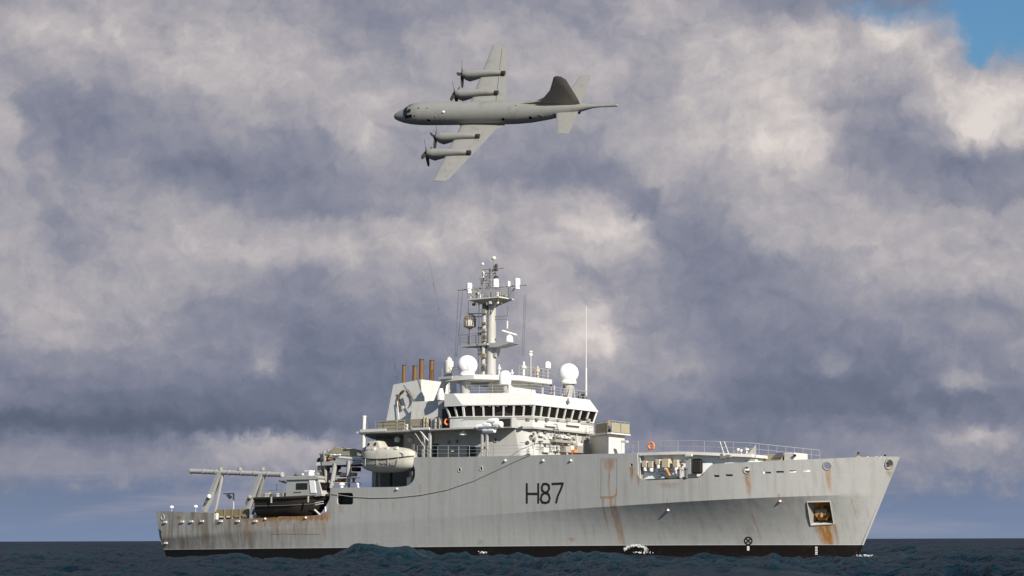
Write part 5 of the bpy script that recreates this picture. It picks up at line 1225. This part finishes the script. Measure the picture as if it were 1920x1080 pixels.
for sd in (-1, 1):
    for s0, s1, a0, a1 in ((2.15, 2.75, 4, 26), (2.2, 2.85, 29, 50), (2.45, 3.15, 53, 72), (3.2, 3.75, 52, 70), (2.9, 3.5, 20, 38)):
        vv = []
        for s_, a_ in ((s0, a0), (s1, a0), (s1, a1), (s0, a1)): p, n_ = onfus(s_, a_ * sd); vv.append(p + n_ * .02)
        MB().prism(vv, [v - n_ * .04 for v in vv]).build('cockpit_window', 'glass', body)
    for s_, r in ((6.4, .24), (18.2, .24), (22.4, .26), (26.0, .14), (4.2, .12)):
        p, n_ = onfus(s_, (84 if s_ != 4.2 else 60) * sd); MB().cone(p - n_ * .05, p + n_ * .03, r, r * .9, 14).build('cabin_window', 'glass', body)
p, n_ = onfus(23.9, 86); MB().torus(p + n_ * .005, n_, .42, .028, 28, 4).build('roundel', 'roundel', body); MB().torus(p + n_ * .008, n_, .16, .022, 20, 4).build('roundel', 'roundel', body)
for s_, a_, r, m in ((8.9, 42, .2, 'radome'), (6.2, 22, .1, 'prop'), (4.8, 20, .14, 'prop'), (20.2, 15, .1, 'prop'), (7.6, 62, .1, 'roundel')):
    p, n_ = onfus(s_, a_); MB().ball(p, r, .7, 10).build('blister', m, body)
for s_ in (4.6, 9.4, 14.6, 20.4, 25.2):
    rr_ = float(np.interp(s_, [f[0] for f in fus], [f[1] for f in fus])); zz_c = float(np.interp(s_, [f[0] for f in fus], [f[2] for f in fus])); MB().torus((NX - s_, 0, zz_c), (1, 0, 0), rr_, .014, 36, 4).build('skin_seam', 'roundel', body)
for s_, a_ in ((10.2, 180), (7, 178), (24, 182), (3.2, 176)):
    p, n_ = onfus(s_, a_); MB().prism([p + Vector(v) for v in ((.2, -.02, 0), (-.2, -.02, 0), (-.2, .02, 0), (.2, .02, 0))], [p + n_ * .4 + Vector(v) for v in ((.0, -.01, 0), (-.15, -.01, 0), (-.15, .01, 0), (0, .01, 0))]).build('blade_aerial', 'prop', body)
p, n_ = onfus(29.5, 150); MB().ball(p, .28, .9, 10).build('tail_sensor', 'prop', body)

# ------------------------------------------------------------------ sea
def build_sea():
    ang = np.concatenate([np.linspace(-180, -40, 60)[:-1], np.linspace(-40, -15.5, 60)[:-1], np.linspace(-15.5, 15.5, 760), np.linspace(15.5, 40, 60)[1:], np.linspace(40, 180, 60)[1:-1]])
    r = [1.0]
    while r[-1] < 30000:
        q_ = r[-1]
        if q_ < 100: d = max(.8, q_ * .035)
        elif q_ < 250: d = .23 + (q_ - 100) * .0022
        else: d = .56 * (q_ / 250) ** 1.45
        r.append(q_ + d)
    r = np.array(r); A, Rr = np.meshgrid(np.radians(ang), r); X = Rr * np.sin(A); Y = Rr * np.cos(A); Z = np.zeros_like(X); DX = np.zeros_like(X); DY = np.zeros_like(X)
    cell = np.gradient(r)[:, None] * np.ones_like(X)
    lams = np.geomspace(.9, 46, 58); main = math.radians(205)
    for lam in lams:
        k = 2 * math.pi / lam; th = main + rng.normal(0, .75 if lam < 12 else .5); a = .0150 * lam ** .70 * rng.uniform(.6, 1.3)
        if lam > 20: a *= .5
        if lam < 7: a *= 1.4
        ph = rng.uniform(0, 6.28); kx, ky = k * math.cos(th), k * math.sin(th); fade = np.clip((lam / cell - 2.2) / 3., 0, 1)
        arg = kx * X + ky * Y + ph; Z += a * fade * np.cos(arg); q_ = .75 * a * fade * np.sin(arg); DX -= q_ * math.cos(th); DY -= q_ * math.sin(th)
    # local variation of the wave height (groups and cat's-paws)
    g = 1 + .28 * np.sin(X / 23 + 1.3 + Y / 61) * np.sin(Y / 31 + .4)
    Z *= g
    def hump(x, y, sx, sy, h, rot=0):
        c_, s_ = math.cos(rot), math.sin(rot); u = ((X - x) * c_ + (Y - y) * s_) / sx; v = (-(X - x) * s_ + (Y - y) * c_) / sy; return h * np.exp(-u * u - v * v)
    Z += hump(-14.2, 168, 2.6, 5, .62) + hump(-10.6, 170, 2.6, 5, .72) + hump(-7.4, 172, 2.4, 5, .5) + hump(9.0, 165, 3.4, 6, .4) + hump(3, 176, 5, 6, .3) - .04
    near = np.clip((Rr - 20) / 60, .25, 1); Z = Z * near
    V = np.stack([X + DX * near, Y + DY * near, Z], -1).reshape(-1, 3); nr, na = X.shape
    i = np.arange(nr - 1)[:, None] * na + np.arange(na - 1)[None, :]
    Fq = np.stack([i, i + 1, i + 1 + na, i + na], -1).reshape(-1, 4)
    wrap = np.arange(nr - 1) * na; Fw = np.stack([wrap + na - 1, wrap, wrap + na, wrap + 2 * na - 1], -1); Fq = np.concatenate([Fq, Fw])
    me = bpy.data.meshes.new('sea'); me.vertices.add(len(V)); me.vertices.foreach_set('co', V.astype(np.float32).ravel())
    me.loops.add(Fq.size); me.loops.foreach_set('vertex_index', Fq[:, ::-1].astype(np.int32).ravel()); me.polygons.add(len(Fq)); me.polygons.foreach_set('loop_start', np.arange(0, Fq.size, 4, dtype=np.int32)); me.polygons.foreach_set('loop_total', np.full(len(Fq), 4, dtype=np.int32))
    me.polygons.foreach_set('use_smooth', np.ones(len(Fq), dtype=bool)); me.update(calc_edges=True)
    o = bpy.data.objects.new('sea', me); COL.objects.link(o); o['kind'] = 'structure'
    m = bpy.data.materials.new('sea_water'); m.use_nodes = True; t = NT(m.node_tree); bs = t.n['Principled BSDF']
    gp = t.new('ShaderNodeNewGeometry').outputs['Position']; x, y, z = t.xyz(gp)
    deep = t.mix(t.noise(gp, .09, 4, .6), (.0005, .007, .012), (.0016, .016, .024))
    crest = t.m('MULTIPLY', t.ss(z, .1, 1.0), .25)
    c = t.mix(crest, deep, (.004, .045, .05))
    # foam: broken patches along the hull and on a few crests
    hx_ = t.m('ADD', t.m('MULTIPLY', t.m('SUBTRACT', x, SHIP_O.x), EX.x), t.m('MULTIPLY', t.m('SUBTRACT', y, SHIP_O.y), EX.y))
    hy_ = t.m('ADD', t.m('MULTIPLY', t.m('SUBTRACT', x, SHIP_O.x), YH.x), t.m('MULTIPLY', t.m('SUBTRACT', y, SHIP_O.y), YH.y))
    edge = t.m('MULTIPLY', t.ss(hy_, -13, -8.5), t.m('MULTIPLY', t.ss(hx_, 0, 12), t.ss(hx_, 44, 41)))
    fn = t.noise(t.vm('MULTIPLY', gp, (1, .6, 1)), 1.1, 6, .65)
    foam = t.m('MAXIMUM', t.m('MULTIPLY', edge, t.ss(fn, .72, .78)), t.m('MULTIPLY', t.ss(z, .42, .8), t.ss(t.noise(gp, .6, 6, .7), .69, .74)))
    foam = t.m('MULTIPLY', foam, .8)
    t.put(bs.inputs['Base Color'], t.mix(foam, c, (.6, .62, .62)))
    bs.inputs['Roughness'].default_value = .7; bs.inputs['Specular IOR Level'].default_value = 0
    bn = t.new('ShaderNodeBump'); bn.inputs['Strength'].default_value = 1; bn.inputs['Distance'].default_value = .55
    hgt = t.m('ADD', t.noise(t.vm('MULTIPLY', gp, (.8, 1, 1)), 1.5, 4, .6), t.m('MULTIPLY', t.noise(gp, .55, 3, .5), 1.6)); t.put(bn.inputs['Height'], hgt); t.l.new(bn.outputs[0], bs.inputs['Normal'])
    gl = t.new('ShaderNodeBsdfGlossy'); gl.inputs['Roughness'].default_value = .1; gl.inputs['Color'].default_value = (.62, .62, .66, 1); t.l.new(bn.outputs[0], gl.inputs['Normal'])
    fr_ = t.new('ShaderNodeFresnel'); fr_.inputs['IOR'].default_value = 1.33; t.l.new(bn.outputs[0], fr_.inputs['Normal'])
    mxs = t.new('ShaderNodeMixShader'); t.put(mxs.inputs[0], t.m('MULTIPLY', t.m('POWER', fr_.outputs[0], 2.2), t.m('SUBTRACT', .24, t.m('MULTIPLY', foam, .4)))); t.l.new(bs.outputs[0], mxs.inputs[1]); t.l.new(gl.outputs[0], mxs.inputs[2])
    t.l.new(mxs.outputs[0], t.n['Material Output'].inputs['Surface'])
    me.materials.append(m)


build_sea()
# spray thrown up at the ship's side: many small drops and lumps, nobody could count them
mb = MB(); rs = random.Random(5)
def drop(p, s):
    mb.add([(p[0] + s, p[1], p[2]), (p[0] - s, p[1], p[2]), (p[0], p[1] + s, p[2]), (p[0], p[1] - s, p[2]), (p[0], p[1], p[2] + s * .8), (p[0], p[1], p[2] - s * .8)], [(0, 2, 4), (2, 1, 4), (1, 3, 4), (3, 0, 4), (2, 0, 5), (1, 2, 5), (3, 1, 5), (0, 3, 5)])
def wpt(px, py, d): v = fw * F_PX + RT * (px - 960) + UP * (540 - py); return Vector((0, 0, CAM_H)) + v * (d / v.y)
for k in range(620):
    a_ = rs.uniform(8, 172)
    if math.sin(a_ * .31) + .6 * math.sin(a_ * .13 + 1) + rs.uniform(-.7, .7) < -.15: continue
    px = 1192 + 20 * math.cos(rad(a_)) + rs.gauss(0, 2.0); py = 1032 - 9 * math.sin(rad(a_)) + rs.gauss(0, .9) * (1 + .3 * abs(math.cos(rad(a_))))
    drop(wpt(px, py, 196 + rs.uniform(-1, 1)), rs.uniform(.015, .06))
for cxp, cyp, sx, n_ in ((1203, 1036, 10, 45), (1618, 1042, 9, 50), (905, 1036, 4, 20)):
    for k in range(n_):
        px = cxp + rs.gauss(0, sx); py = cyp + rs.gauss(0, 1.3); q = S(min(px, 1606), 1035); wv = MS @ q
        drop(wpt(px, py, wv.y - rs.uniform(.5, 2.5)), rs.uniform(.02, .07))
sp = mb.build('sea_spray', 'white', None); sp['kind'] = 'stuff'; sp['label'] = 'white spray and foam where waves slap the ship side'; sp['category'] = 'spray'
bpy.context.view_layer.update()
